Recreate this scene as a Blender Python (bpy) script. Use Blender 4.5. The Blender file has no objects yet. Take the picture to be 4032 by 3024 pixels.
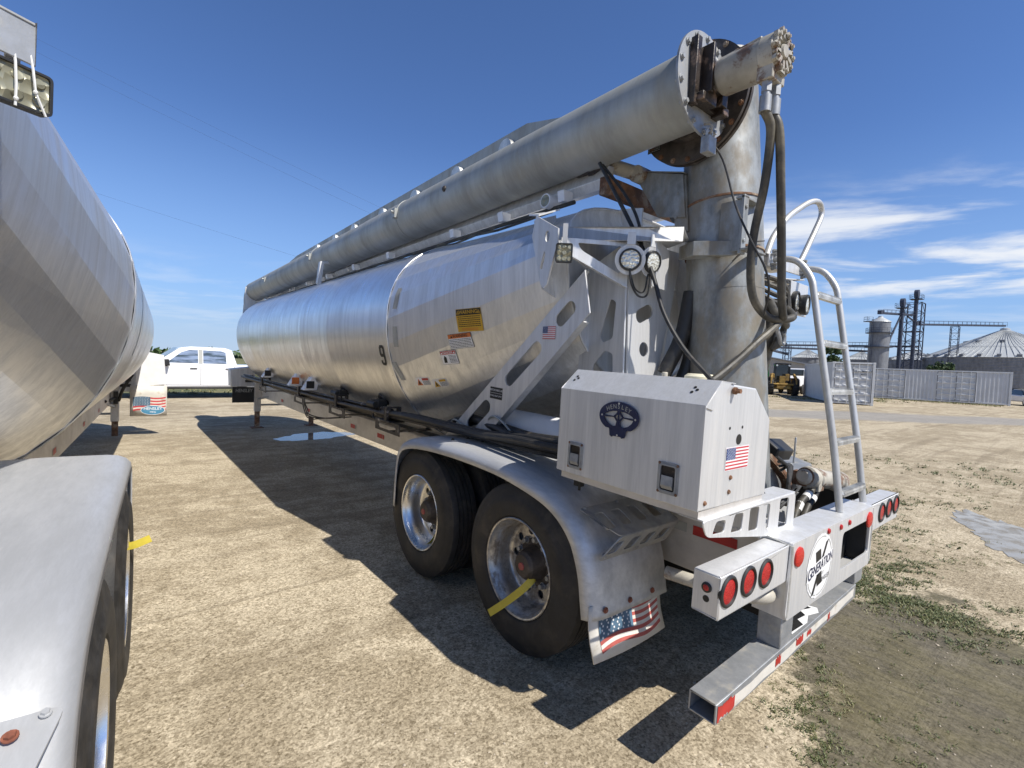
import bpy, bmesh, math, random
from mathutils import Vector, Matrix, Quaternion
from mathutils.bvhtree import BVHTree
R = math.radians
scene = bpy.context.scene
COL = scene.collection
random.seed(7)

# ---------------------------------------------------------------- camera
cam_d = bpy.data.cameras.new("camera")
cam = bpy.data.objects.new("camera", cam_d)
COL.objects.link(cam)
cam_d.sensor_width = 36.0
cam_d.lens = 17.0626
cam_d.clip_start = 0.02
cam_d.clip_end = 3000.0
cr, cu, cf = (0.778709, -0.62596, 0.042272), (-0.007777, 0.057742, 0.998301), (0.627338, 0.777714, -0.040096)
cam.matrix_world = Matrix(((cr[0], cu[0], -cf[0], -3.14505), (cr[1], cu[1], -cf[1], -0.96444),
                           (cr[2], cu[2], -cf[2], 1.75788), (0, 0, 0, 1)))
scene.camera = cam

# ---------------------------------------------------------------- sky, sun, exposure
SUN_EL, SUN_DIR = R(50.5), Vector((0.26, -0.9656, 0)).normalized()
to_sun = SUN_DIR * math.cos(SUN_EL) + Vector((0, 0, math.sin(SUN_EL)))
world = bpy.data.worlds.new("World")
scene.world = world
world.use_nodes = True
wt = world.node_tree
wt.nodes.clear()


def wn(t, **kw):
    n = wt.nodes.new(t)
    for k, v in kw.items():
        setattr(n, k, v)
    return n


def wmath(op, a, b=None, c=None, clamp=False):
    n = wn('ShaderNodeMath', operation=op, use_clamp=clamp)
    for i, x in enumerate((a, b, c)):
        if x is None: continue
        if isinstance(x, (int, float)): n.inputs[i].default_value = x
        else: wt.links.new(x, n.inputs[i])
    return n.outputs[0]


w_out = wn('ShaderNodeOutputWorld')
w_bg = wn('ShaderNodeBackground')
w_bg.inputs['Strength'].default_value = 0.1
sky = wn('ShaderNodeTexSky', sky_type='NISHITA')
sky.sun_disc = False
sky.sun_elevation = SUN_EL
sky.sun_rotation = math.atan2(SUN_DIR.x, SUN_DIR.y)
sky.altitude = 1500
sky.air_density = 1.0
sky.dust_density = 0.0
sky.ozone_density = 2.2
tc = wn('ShaderNodeTexCoord')
sep = wn('ShaderNodeSeparateXYZ')
wt.links.new(tc.outputs['Generated'], sep.inputs[0])
dx, dy, dz = sep.outputs
den = wmath('ADD', wmath('MAXIMUM', dz, 0.0), 0.05)
# direction turned so that u runs along the streaks of the wispy cloud bank
u_ = wmath('DIVIDE', wmath('ADD', wmath('MULTIPLY', dx, 0.52), wmath('MULTIPLY', dy, -0.854)), den)
v_ = wmath('DIVIDE', wmath('ADD', wmath('MULTIPLY', dx, 0.854), wmath('MULTIPLY', dy, 0.52)), den)
cmb = wn('ShaderNodeCombineXYZ')
wt.links.new(wmath('MULTIPLY', u_, 0.62), cmb.inputs[0])
wt.links.new(wmath('MULTIPLY', v_, 0.9), cmb.inputs[1])
cn = wn('ShaderNodeTexNoise')
cn.inputs['Scale'].default_value = 1.0
cn.inputs['Detail'].default_value = 9.0
cn.inputs['Roughness'].default_value = 0.58
cn.inputs['Distortion'].default_value = 0.35
wt.links.new(cmb.outputs[0], cn.inputs['Vector'])
mr = wn('ShaderNodeMapRange', interpolation_type='SMOOTHSTEP')
mr.inputs['From Min'].default_value = 0.43
mr.inputs['From Max'].default_value = 0.60
wt.links.new(cn.outputs['Fac'], mr.inputs['Value'])
# the bank stands towards +X, low in the sky
az = wmath('DIVIDE', wmath('ADD', wmath('MULTIPLY', dx, 0.985), wmath('MULTIPLY', dy, 0.17)),
           wmath('SQRT', wmath('ADD', wmath('MULTIPLY', dx, dx), wmath('MULTIPLY', dy, dy))))
def wramp(x, lo, hi):
    n = wn('ShaderNodeMapRange', interpolation_type='SMOOTHSTEP')
    n.inputs['From Min'].default_value = lo
    n.inputs['From Max'].default_value = hi
    wt.links.new(x, n.inputs['Value'])
    return n.outputs[0]
m1 = wramp(az, 0.86, 0.955)
m2 = wmath('MULTIPLY', wramp(dz, 0.10, 0.16), wmath('SUBTRACT', 1.0, wramp(dz, 0.24, 0.36)))
m3 = wmath('MULTIPLY', wmath('MULTIPLY', m1, m2), 0.92)
low = wmath('MULTIPLY', wmath('MULTIPLY', wramp(dz, 0.03, 0.07), wmath('SUBTRACT', 1.0, wramp(dz, 0.10, 0.2))), 0.22)
cfac = wmath('MULTIPLY', mr.outputs[0], wmath('MAXIMUM', m3, low), clamp=True)
cmix = wn('ShaderNodeMix', data_type='RGBA')
wt.links.new(cfac, cmix.inputs['Factor'])
tint = wn('ShaderNodeMix', data_type='RGBA', blend_type='MULTIPLY')
tint.inputs['Factor'].default_value = 1.0
wt.links.new(sky.outputs[0], tint.inputs['A'])
tint.inputs['B'].default_value = (0.74, 0.93, 1.24, 1)
def wblend(a, col, fac):
    n = wn('ShaderNodeMix', data_type='RGBA')
    wt.links.new(a, n.inputs['A']); n.inputs['B'].default_value = (*col, 1)
    wt.links.new(fac, n.inputs['Factor'])
    return n.outputs['Result']
# pale blue air towards the horizon
# zenith above the view dimmed and greyed to weaken the blue fill light
zen = wn('ShaderNodeMix', data_type='RGBA', blend_type='MULTIPLY')
wt.links.new(wramp(dz, 0.60, 0.86), zen.inputs['Factor'])
wt.links.new(tint.outputs['Result'], zen.inputs['A'])
zen.inputs['B'].default_value = (0.66, 0.56, 0.46, 1)
air = wblend(zen.outputs['Result'], (2.6, 4.15, 6.6), wmath('MULTIPLY', wmath('SUBTRACT', 1.0, wramp(dz, -0.05, 0.42)), 0.85))
air = wblend(air, (4.2, 5.2, 6.6), wmath('MULTIPLY', wmath('SUBTRACT', 1.0, wramp(dz, -0.02, 0.13)), 0.75))
wt.links.new(air, cmix.inputs['A'])
cmix.inputs['B'].default_value = (7.4, 7.6, 7.9, 1)
wt.links.new(cmix.outputs['Result'], w_bg.inputs['Color'])
wt.links.new(w_bg.outputs[0], w_out.inputs['Surface'])

sun_d = bpy.data.lights.new("sun", 'SUN')
sun_d.energy = 5.0
sun_d.angle = R(0.53)
sun_d.color = (1.0, 0.955, 0.88)
sun = bpy.data.objects.new("sun", sun_d)
COL.objects.link(sun)
sun.rotation_euler = to_sun.to_track_quat('Z', 'Y').to_euler()

scene.view_settings.view_transform = 'Standard'
scene.view_settings.look = 'None'
scene.view_settings.exposure = 0.3
scene.view_settings.gamma = 1.0


# ---------------------------------------------------------------- materials
class NT:
    """small wrapper round one material's node tree"""
    def __init__(self, name):
        self.m = bpy.data.materials.new(name)
        self.m.use_nodes = True
        self.t = self.m.node_tree
        self.b = self.t.nodes['Principled BSDF']
        self.co = self.t.nodes.new('ShaderNodeTexCoord').outputs['Object']

    def n(self, t, **kw):
        n = self.t.nodes.new(t)
        for k, v in kw.items(): setattr(n, k, v)
        return n

    def link(self, a, b): self.t.links.new(a, b)

    def scale(self, s, vec=None):
        n = self.n('ShaderNodeMapping')
        n.inputs['Scale'].default_value = s
        self.link(vec or self.co, n.inputs['Vector'])
        return n.outputs[0]

    def noise(self, scale, detail=4, rough=0.55, vec=None, dist=0.0):
        n = self.n('ShaderNodeTexNoise')
        n.inputs['Scale'].default_value = scale
        n.inputs['Detail'].default_value = detail
        n.inputs['Roughness'].default_value = rough
        n.inputs['Distortion'].default_value = dist
        self.link(vec or self.co, n.inputs['Vector'])
        return n.outputs['Fac']

    def ramp(self, x, lo, hi, a=0.0, b=1.0, smooth=True):
        n = self.n('ShaderNodeMapRange', interpolation_type='SMOOTHSTEP' if smooth else 'LINEAR')
        for k, v in (('From Min', lo), ('From Max', hi), ('To Min', a), ('To Max', b)):
            n.inputs[k].default_value = v
        self.link(x, n.inputs['Value'])
        return n.outputs[0]

    def mix(self, f, a, b, mode='MIX'):
        n = self.n('ShaderNodeMix', data_type='RGBA', blend_type=mode)
        for k, x in (('Factor', f), ('A', a), ('B', b)):
            s = n.inputs[k]
            if isinstance(x, (int, float)): s.default_value = x
            elif isinstance(x, tuple): s.default_value = (*x, 1) if len(x) == 3 else x
            else: self.link(x, s)
        return n.outputs['Result']

    def math(self, op, a, b=0.0, clamp=False):
        n = self.n('ShaderNodeMath', operation=op, use_clamp=clamp)
        for i, x in enumerate((a, b)):
            if isinstance(x, (int, float)): n.inputs[i].default_value = x
            else: self.link(x, n.inputs[i])
        return n.outputs[0]

    def set(self, **kw):
        for k, v in kw.items():
            s = self.b.inputs[k.replace('_', ' ')]
            if isinstance(v, (int, float)): s.default_value = v
            elif isinstance(v, tuple): s.default_value = (*v, 1)
            else: self.link(v, s)
        return self

    def bump(self, h, strength=0.3, dist=0.01):
        n = self.n('ShaderNodeBump')
        n.inputs['Strength'].default_value = strength
        n.inputs['Distance'].default_value = dist
        self.link(h, n.inputs['Height'])
        self.link(n.outputs[0], self.b.inputs['Normal'])
        return self


M = {}


def plain(key, name, col, rough=0.5, metal=0.0, var=0.25, sc=9.0, bump=0.0, dirt=None, dsc=3.0, dlo=0.5, dhi=0.75):
    """plain coat with a little wear; dirt = colour of the dirt that lies on it in patches"""
    n = NT(name)
    nz = n.noise(sc, 6, 0.6)
    c = n.mix(n.ramp(nz, 0.3, 0.7), tuple(x * (1 - var) for x in col), tuple(min(1, x * (1 + var)) for x in col))
    r = n.ramp(nz, 0.25, 0.75, rough * 0.85, min(1, rough * 1.15))
    if dirt:
        d = n.ramp(n.noise(dsc, 8, 0.65, dist=0.3), dlo, dhi)
        c = n.mix(d, c, dirt)
        if metal: n.link(n.math('SUBTRACT', metal, n.math('MULTIPLY', d, metal)), n.b.inputs['Metallic'])
    elif metal: n.set(Metallic=metal)
    n.set(Base_Color=c, Roughness=r)
    if bump: n.bump(n.noise(sc * 6, 4), bump, 0.004)
    M[key] = n.m
    return n


def aluminium(key, name, lo, hi, rough, metal, streak=(9, 9, 0.5), dirt=(0.33, 0.29, 0.23), dlo=0.6, dhi=0.85, dmax=0.5, bump=0.05):
    n = NT(name)
    st = n.noise(1.0, 5, 0.6, n.scale(streak))
    fine = n.noise(1.0, 4, 0.7, n.scale(tuple(x * 4.3 for x in streak)))
    big = n.noise(1.3, 4, 0.5)
    f = n.math('ADD', n.math('MULTIPLY', st, 0.5), n.math('ADD', n.math('MULTIPLY', fine, 0.25), n.math('MULTIPLY', big, 0.25)))
    c = n.mix(n.ramp(f, 0.36, 0.64), lo, hi)
    d = n.math('MULTIPLY', n.ramp(n.noise(1.0, 6, 0.65, n.scale(tuple(x * 1.7 for x in streak))), dlo, dhi), dmax)
    c = n.mix(d, c, dirt)
    n.set(Base_Color=c, Roughness=n.ramp(f, 0.3, 0.7, rough * 1.25, rough * 0.8),
          Metallic=n.math('MULTIPLY', n.math('SUBTRACT', 1.0, d), metal))
    if bump: n.bump(n.math('ADD', fine, n.math('MULTIPLY', big, 0.6)), bump, 0.01)
    M[key] = n.m
    return n


aluminium('tank', 'brushed tank aluminium', (0.70, 0.70, 0.70), (0.92, 0.92, 0.92), 0.32, 0.92, (9, 10, 0.4), dmax=0.22, bump=0.012)
aluminium('cone', 'weathered tank aluminium', (0.66, 0.67, 0.68), (0.90, 0.91, 0.92), 0.42, 0.85, (10, 14, 0.4), dirt=(0.30, 0.29, 0.27), dmax=0.4, dlo=0.55)
aluminium('alu', 'plate aluminium', (0.58, 0.58, 0.575), (0.77, 0.77, 0.765), 0.5, 0.55, (14, 14, 0.8), dmax=0.35, dlo=0.58)
aluminium('fender', 'mill finish fender aluminium', (0.46, 0.465, 0.47), (0.68, 0.685, 0.69), 0.58, 0.6, (7, 1.2, 7), dmax=0.35)
aluminium('rail', 'frame aluminium', (0.56, 0.53, 0.49), (0.72, 0.69, 0.65), 0.5, 0.6, (6, 2.0, 3), dmax=0.5, dlo=0.5)
aluminium('bare', 'bare aluminium pipe', (0.44, 0.44, 0.43), (0.64, 0.64, 0.63), 0.5, 0.6, (9, 9, 3), dmax=0.4)
aluminium('tube', 'dull galvanised tube', (0.29, 0.295, 0.275), (0.42, 0.425, 0.40), 0.55, 0.35, (1.2, 4, 1.2), dirt=(0.30, 0.26, 0.18), dlo=0.5, dhi=0.8, dmax=0.5, bump=0.04)
aluminium('mast', 'dusty galvanised tube', (0.12, 0.13, 0.135), (0.36, 0.375, 0.375), 0.55, 0.35, (4.0, 4.0, 2.2), dirt=(0.20, 0.17, 0.125), dlo=0.42, dhi=0.66, dmax=0.8, bump=0.1)
aluminium('rim', 'polished wheel alloy', (0.68, 0.67, 0.65), (0.86, 0.85, 0.83), 0.28, 1.0, (9, 6, 6), dirt=(0.20, 0.17, 0.13), dlo=0.62, dhi=0.8, dmax=0.6)
aluminium('dustrim', 'grimy wheel alloy', (0.44, 0.42, 0.39), (0.76, 0.74, 0.70), 0.36, 0.9, (12, 7, 7), dirt=(0.13, 0.10, 0.07), dlo=0.42, dhi=0.66, dmax=0.9)
aluminium('galv', 'galvanised steel', (0.26, 0.27, 0.28), (0.44, 0.45, 0.46), 0.5, 0.55, (7, 7, 7), dirt=(0.42, 0.38, 0.30), dlo=0.5, dhi=0.75, dmax=0.7)
aluminium('binsteel', 'corrugated bin steel', (0.17, 0.177, 0.19), (0.25, 0.257, 0.27), 0.55, 0.35, (2, 2, 0.6), dmax=0.3, bump=0)
aluminium('binroof', 'bin roof steel', (0.44, 0.46, 0.47), (0.56, 0.58, 0.59), 0.5, 0.4, (1.5, 1.5, 1.5), dmax=0.2, bump=0)
plain('steel', 'dark elevator steel', (0.045, 0.055, 0.085), 0.6, 0.0)
plain('weld', 'weld bead', (0.62, 0.62, 0.60), 0.5, 0.7)
plain('rubber', 'tyre rubber', (0.024, 0.0225, 0.021), 0.7, var=0.4, sc=14, dirt=(0.085, 0.07, 0.052), dsc=5, dlo=0.46, dhi=0.82, bump=0.3)
plain('hose', 'black hydraulic hose', (0.022, 0.021, 0.020), 0.5, var=0.3, sc=20, dirt=(0.12, 0.10, 0.075), dsc=7, dlo=0.52, dhi=0.75)
plain('hosedust', 'dusty hydraulic hose', (0.045, 0.042, 0.036), 0.55, var=0.3, sc=20, dirt=(0.16, 0.14, 0.10), dsc=5, dlo=0.45, dhi=0.7)
plain('pipe', 'scuffed steel line', (0.055, 0.048, 0.042), 0.5, 0.3, var=0.4, sc=10, dirt=(0.34, 0.31, 0.28), dsc=9, dlo=0.58, dhi=0.68)
n = NT('pit shade black'); n.set(Base_Color=(0.006, 0.0055, 0.005), Roughness=0.6); M['pit'] = n.m  # near-black base colour stands in for the shade in the rear pit
plain('black', 'black plastic', (0.02, 0.02, 0.02), 0.5)
plain('grease', 'greasy dark steel', (0.025, 0.018, 0.014), 0.4, 0.0, var=0.5, sc=14, dirt=(0.16, 0.11, 0.08), dsc=11, dlo=0.55, dhi=0.65, bump=0.5)
plain('rust', 'rusty steel', (0.17, 0.085, 0.045), 0.85, var=0.5, sc=16, dirt=(0.30, 0.24, 0.18), dsc=8, dlo=0.5, dhi=0.65, bump=0.4)
plain('turret', 'rusted turret steel', (0.07, 0.058, 0.05), 0.6, 0.3, var=0.4, sc=12, dirt=(0.20, 0.17, 0.14), dsc=5)
plain('motor', 'chipped cream motor paint', (0.40, 0.375, 0.32), 0.5, var=0.2, sc=7, dirt=(0.17, 0.10, 0.06), dsc=9, dlo=0.50, dhi=0.62, bump=0.1)
plain('white', 'white paint', (0.78, 0.78, 0.78), 0.4, var=0.04)
plain('whitedirty', 'dirty white rubber', (0.62, 0.59, 0.53), 0.6, var=0.1, sc=5, dirt=(0.36, 0.29, 0.2), dsc=5, dlo=0.52, dhi=0.75)
plain('cream', 'cream plastic', (0.72, 0.68, 0.52), 0.4, var=0.06)
plain('carwhite', 'white car paint', (0.80, 0.80, 0.80), 0.15, var=0.02).set(Coat_Weight=0.6)
plain('zip', 'white nylon tie', (0.72, 0.72, 0.70), 0.4, var=0.05)
plain('red', 'red reflective tape', (0.42, 0.028, 0.022), 0.45, var=0.2)
plain('flagred', 'printed red', (0.50, 0.05, 0.06), 0.5, var=0.12)
plain('flagblue', 'printed blue', (0.045, 0.075, 0.20), 0.5, var=0.2)
plain('fadered', 'faded printed red', (0.38, 0.085, 0.07), 0.6, var=0.2)
plain('fadeblue', 'faded printed blue', (0.075, 0.14, 0.21), 0.6, var=0.25)
plain('navy', 'navy enamel', (0.009, 0.016, 0.062), 0.35, var=0.2)
plain('ink', 'black ink', (0.012, 0.012, 0.012), 0.5, var=0.1)
plain('greytape', 'grey tape', (0.36, 0.36, 0.33), 0.6, var=0.1)
plain('yellowlabel', 'yellow label', (0.56, 0.33, 0.03), 0.5, var=0.06)
plain('orange', 'orange label', (0.60, 0.17, 0.04), 0.5, var=0.06)
plain('yellow', 'yellow ribbon', (0.62, 0.50, 0.06), 0.5, var=0.1)
plain('lightblue', 'blue oval print', (0.06, 0.22, 0.36), 0.55, var=0.15)
plain('loader', 'worn yellow paint', (0.36, 0.22, 0.05), 0.6, var=0.3, sc=3, dirt=(0.12, 0.09, 0.06), dsc=2)
plain('green', 'green paint', (0.03, 0.17, 0.05), 0.45)
plain('contgrey', 'container paint', (0.55, 0.56, 0.565), 0.5, var=0.06, sc=1.2, dirt=(0.36, 0.34, 0.31), dsc=0.9, dlo=0.58, dhi=0.8)
plain('contdark', 'container gasket', (0.05, 0.05, 0.055), 0.7)
plain('barn', 'tan metal siding', (0.36, 0.34, 0.31), 0.6, var=0.06, sc=1)
plain('barnroof', 'grey metal roofing', (0.30, 0.31, 0.33), 0.5, var=0.08, sc=1)
plain('bark', 'bark', (0.09, 0.065, 0.045), 0.9, var=0.4)
plain('stone', 'limestone chip', (0.42, 0.36, 0.28), 0.85, var=0.3, sc=40)
plain('copper', 'rusty rivet', (0.24, 0.08, 0.045), 0.8, 0.0, var=0.4, sc=30)


def leafmat(key, name, a, b):
    n = NT(name)
    g = n.n('ShaderNodeNewGeometry').outputs['Random Per Island']
    c = n.mix(g, a, b)
    n.set(Base_Color=c, Roughness=0.6)
    M[key] = n.m


leafmat('leaf', 'tree leaves', (0.022, 0.045, 0.014), (0.06, 0.105, 0.03))
leafmat('weed', 'low weeds', (0.045, 0.07, 0.018), (0.15, 0.155, 0.055))
leafmat('straw', 'dry grass', (0.10, 0.12, 0.035), (0.28, 0.25, 0.12))

n = NT('clear lens'); n.set(Base_Color=(0.75, 0.75, 0.68), Roughness=0.12, Metallic=0.35)
vz = n.n('ShaderNodeTexVoronoi'); vz.inputs['Scale'].default_value = 60
n.link(n.co, vz.inputs['Vector']); n.bump(vz.outputs['Distance'], 0.8, 0.01); M['lens'] = n.m
n = NT('amber dusty lens'); n.set(Base_Color=(0.30, 0.29, 0.21), Roughness=0.3, Metallic=0.3)
vz = n.n('ShaderNodeTexVoronoi'); vz.inputs['Scale'].default_value = 26
n.link(n.co, vz.inputs['Vector']); n.bump(vz.outputs['Distance'], 0.9, 0.02); M['lensdust'] = n.m
n = NT('red lens')
vz = n.n('ShaderNodeTexVoronoi'); vz.inputs['Scale'].default_value = 130
n.link(n.co, vz.inputs['Vector']); n.bump(vz.outputs['Distance'], 0.5, 0.004)
n.set(Base_Color=n.mix(n.noise(40, 3), (0.28, 0.01, 0.012), (0.52, 0.02, 0.02)), Roughness=0.22); M['redlens'] = n.m
n = NT('bright red reflector')
vz = n.n('ShaderNodeTexVoronoi'); vz.inputs['Scale'].default_value = 150
n.link(n.co, vz.inputs['Vector']); n.bump(vz.outputs['Distance'], 0.6, 0.004)
n.set(Base_Color=(0.50, 0.022, 0.014), Roughness=0.25); M['reflector'] = n.m
n = NT('dark window glass'); n.set(Base_Color=(0.02, 0.025, 0.025), Roughness=0.04, Specular_IOR_Level=0.8); M['glass'] = n.m
n = NT('car window glass'); n.set(Base_Color=n.mix(n.ramp(n.noise(1.0, 5, 0.6, n.scale((1.2, 1, 9))), 0.4, 0.6), (0.16, 0.19, 0.17), (0.62, 0.66, 0.66)), Roughness=0.08, Metallic=0.7); M['carglass'] = n.m  # pale and dark streaks of mirrored sky are painted into the base colour
n = NT('still water'); n.set(Base_Color=(0.24, 0.22, 0.18), Roughness=0.03, IOR=1.33, Specular_IOR_Level=0.6)
n.bump(n.noise(6, 2), 0.015, 0.01); M['water'] = n.m
n = NT('muddy water film')
wz = n.noise(5, 8, 0.65)
n.set(Base_Color=n.mix(n.ramp(wz, 0.4, 0.62), (0.33, 0.31, 0.265), (0.22, 0.195, 0.15)), Roughness=n.ramp(wz, 0.4, 0.62, 0.08, 0.4), IOR=1.33)
M['film'] = n.m

# gravel yard: pale limestone grit, damp patches, tyre tracks, a grey lane and a wet muddy strip
n = NT('gravel yard')
n.co = n.t.nodes.new('ShaderNodeNewGeometry').outputs['Position']
vor = n.n('ShaderNodeTexVoronoi'); vor.inputs['Scale'].default_value = 62; n.link(n.co, vor.inputs['Vector'])
vor2 = n.n('ShaderNodeTexVoronoi'); vor2.inputs['Scale'].default_value = 120; n.link(n.co, vor2.inputs['Vector'])
g1 = n.n('ShaderNodeSeparateColor'); n.link(vor.outputs['Color'], g1.inputs[0])
g2 = n.n('ShaderNodeSeparateColor'); n.link(vor2.outputs['Color'], g2.inputs[0])
grit = n.math('ADD', n.math('MULTIPLY', g1.outputs[0], 0.45), n.math('MULTIPLY', g2.outputs[0], 0.55))
base = n.mix(grit, (0.175, 0.138, 0.085), (0.74, 0.64, 0.475))
big = n.noise(0.55, 7, 0.62, dist=0.5)
mid = n.noise(3.2, 7, 0.65, dist=0.3)
damp = n.ramp(n.math('ADD', n.math('MULTIPLY', big, 0.55), n.math('MULTIPLY', mid, 0.45)), 0.44, 0.57)
base = n.mix(n.math('MULTIPLY', damp, 0.6), base, n.mix(grit, (0.10, 0.077, 0.045), (0.36, 0.29, 0.19)))
sp = n.n('ShaderNodeSeparateXYZ'); n.link(n.co, sp.inputs[0])
X, Y = sp.outputs[0], sp.outputs[1]
# tyre tracks sweeping across the yard to the right
tr = n.noise(1.0, 5, 0.6, n.scale((0.22, 2.6, 1.0), None))
mp = n.n('ShaderNodeMapping'); mp.inputs['Rotation'].default_value = (0, 0, R(14)); mp.inputs['Scale'].default_value = (0.16, 3.2, 1)
n.link(n.co, mp.inputs['Vector'])
tr2 = n.noise(1.0, 6, 0.65, mp.outputs[0], 0.6)
trk = n.math('MULTIPLY', n.ramp(tr2, 0.50, 0.66), n.ramp(X, -4.0, 6.0, 0.62, 0.62))
base = n.mix(trk, base, n.mix(grit, (0.16, 0.125, 0.08), (0.30, 0.25, 0.175)))
# grey lane in front of the containers
sroad = n.math('ADD', n.math('MULTIPLY', X, 0.588), n.math('MULTIPLY', Y, 0.809))
sroad = n.math('ADD', sroad, n.math('MULTIPLY', n.noise(0.35, 5, 0.6), 3.0))
lane = n.math('MULTIPLY', n.ramp(sroad, 18.5, 19.6), n.ramp(sroad, 23.0, 24.4, 1.0, 0.0))
lane = n.math('MULTIPLY', lane, n.ramp(X, 8, 14))
base = n.mix(n.math('MULTIPLY', lane, 0.75), base, n.mix(n.noise(2.0, 6, 0.7), (0.20, 0.195, 0.19), (0.34, 0.33, 0.315)))
# wet mud beside the bumper
wob = n.math('MULTIPLY', n.math('SUBTRACT', n.noise(2.2, 8, 0.65), 0.5), 1.5)
ax = n.math('ADD', n.math('MULTIPLY', X, 0.97), n.math('MULTIPLY', Y, 0.24))
ay = n.math('ADD', n.math('MULTIPLY', X, -0.24), n.math('MULTIPLY', Y, 0.97))
ex = n.math('DIVIDE', n.math('SUBTRACT', ax, 0.48), 1.5)
ey = n.math('DIVIDE', n.math('ADD', ay, 0.56), 0.72)
rr_ = n.math('ADD', n.math('SQRT', n.math('ADD', n.math('MULTIPLY', ex, ex), n.math('MULTIPLY', ey, ey))), wob)
mud = n.ramp(rr_, 0.84, 1.02, 1.0, 0.0)
mpm = n.n('ShaderNodeMapping'); mpm.inputs['Rotation'].default_value = (0, 0, R(-22)); mpm.inputs['Scale'].default_value = (17, 5, 1)
n.link(n.co, mpm.inputs['Vector'])
ms = n.noise(1.0, 8, 0.75, mpm.outputs[0], 1.2)
mudc = n.mix(n.ramp(n.noise(1.7, 6, 0.6), 0.42, 0.6), (0.060, 0.053, 0.029), (0.082, 0.072, 0.018))
mudc = n.mix(n.ramp(ms, 0.35, 0.65), n.mix(0.6, mudc, (0.018, 0.016, 0.012)), n.mix(0.3, mudc, (0.22, 0.19, 0.13)))
mudc = n.mix(n.math('MULTIPLY', grit, 0.2), mudc, (0.30, 0.26, 0.19))
base = n.mix(n.math('MULTIPLY', mud, 0.9), base, mudc)
n.set(Base_Color=base, Roughness=n.ramp(mud, 0, 1, 0.9, 0.62), Specular_IOR_Level=n.ramp(mud, 0, 1, 0.2, 0.28))
hh = n.math('ADD', n.math('MULTIPLY', grit, 0.35), n.math('ADD', n.math('MULTIPLY', mid, 0.8), n.math('MULTIPLY', tr2, 1.2)))
n.bump(hh, 0.55, 0.03)
M['ground'] = n.m
n = NT('grass field')
n.co = n.t.nodes.new('ShaderNodeNewGeometry').outputs['Position']
n.set(Base_Color=n.mix(n.ramp(n.noise(0.4, 8, 0.7), 0.35, 0.65), (0.065, 0.085, 0.03), (0.20, 0.185, 0.085)), Roughness=0.9)
n.bump(n.noise(9, 5), 0.8, 0.1)
M['field'] = n.m


# ---------------------------------------------------------------- mesh helpers
def V(*a): return Vector(a)


def frame_from(d):
    d = Vector(d).normalized()
    a = V(0, 0, 1) if abs(d.z) < 0.92 else V(1, 0, 0)
    u = d.cross(a).normalized()
    return u, u.cross(d).normalized()


def smooth_path(pts, k=6):
    P = [Vector(p) for p in pts]
    if len(P) < 3: return P
    out = []
    Q = [P[0] * 2 - P[1]] + P + [P[-1] * 2 - P[-2]]
    for i in range(1, len(Q) - 2):
        a, b, c, d = Q[i - 1:i + 3]
        for j in range(k):
            t = j / k
            out.append(0.5 * ((2 * b) + (c - a) * t + (2 * a - 5 * b + 4 * c - d) * t * t + (3 * b - a - 3 * c + d) * t ** 3))
    out.append(P[-1])
    return out


def fill2d(outer, holes=(), t=0.0):
    """flat plate with holes; verts are (u, v, w), w from -t/2 to t/2"""
    cu_ = bpy.data.curves.new("tmp", 'CURVE')
    cu_.dimensions = '2D'
    cu_.fill_mode = 'BOTH'
    cu_.extrude = t / 2
    for loop in [outer] + list(holes):
        s = cu_.splines.new('POLY')
        s.points.add(len(loop) - 1)
        for p, q in zip(s.points, loop): p.co = (q[0], q[1], 0, 1)
        s.use_cyclic_u = True
    o = bpy.data.objects.new("tmp", cu_)
    me = bpy.data.meshes.new_from_object(o)
    vs = [tuple(v.co) for v in me.vertices]
    fs = [tuple(p.vertices) for p in me.polygons]
    bpy.data.objects.remove(o); bpy.data.curves.remove(cu_); bpy.data.meshes.remove(me)
    return vs, fs


def text2d(s, size=1.0, bold=0.0, shear=0.0, sx=1.0, align='CENTER', t=0.0):
    c = bpy.data.curves.new("tmp", 'FONT')
    c.body = s
    c.size = size
    c.align_x = align
    c.align_y = 'CENTER'
    c.offset = bold * size
    c.shear = shear
    c.extrude = t / 2
    c.resolution_u = 3
    o = bpy.data.objects.new("tmp", c)
    me = bpy.data.meshes.new_from_object(o)
    vs = [(v.co.x * sx, v.co.y, v.co.z) for v in me.vertices]
    fs = [tuple(p.vertices) for p in me.polygons]
    bpy.data.objects.remove(o); bpy.data.curves.remove(c); bpy.data.meshes.remove(me)
    return vs, fs


def rpoly(pts, r=0.01, n=4):
    """polygon with rounded corners"""
    out = []
    N = len(pts)
    for i in range(N):
        p, a, b = Vector(pts[i]), Vector(pts[i - 1]), Vector(pts[(i + 1) % N])
        da, db = (a - p), (b - p)
        rr = min(r, da.length * 0.45, db.length * 0.45)
        s, e = p + da.normalized() * rr, p + db.normalized() * rr
        for j in range(n + 1):
            t = j / n
            out.append(tuple((1 - t) ** 2 * s + 2 * t * (1 - t) * p + t * t * e))
    return out


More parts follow.
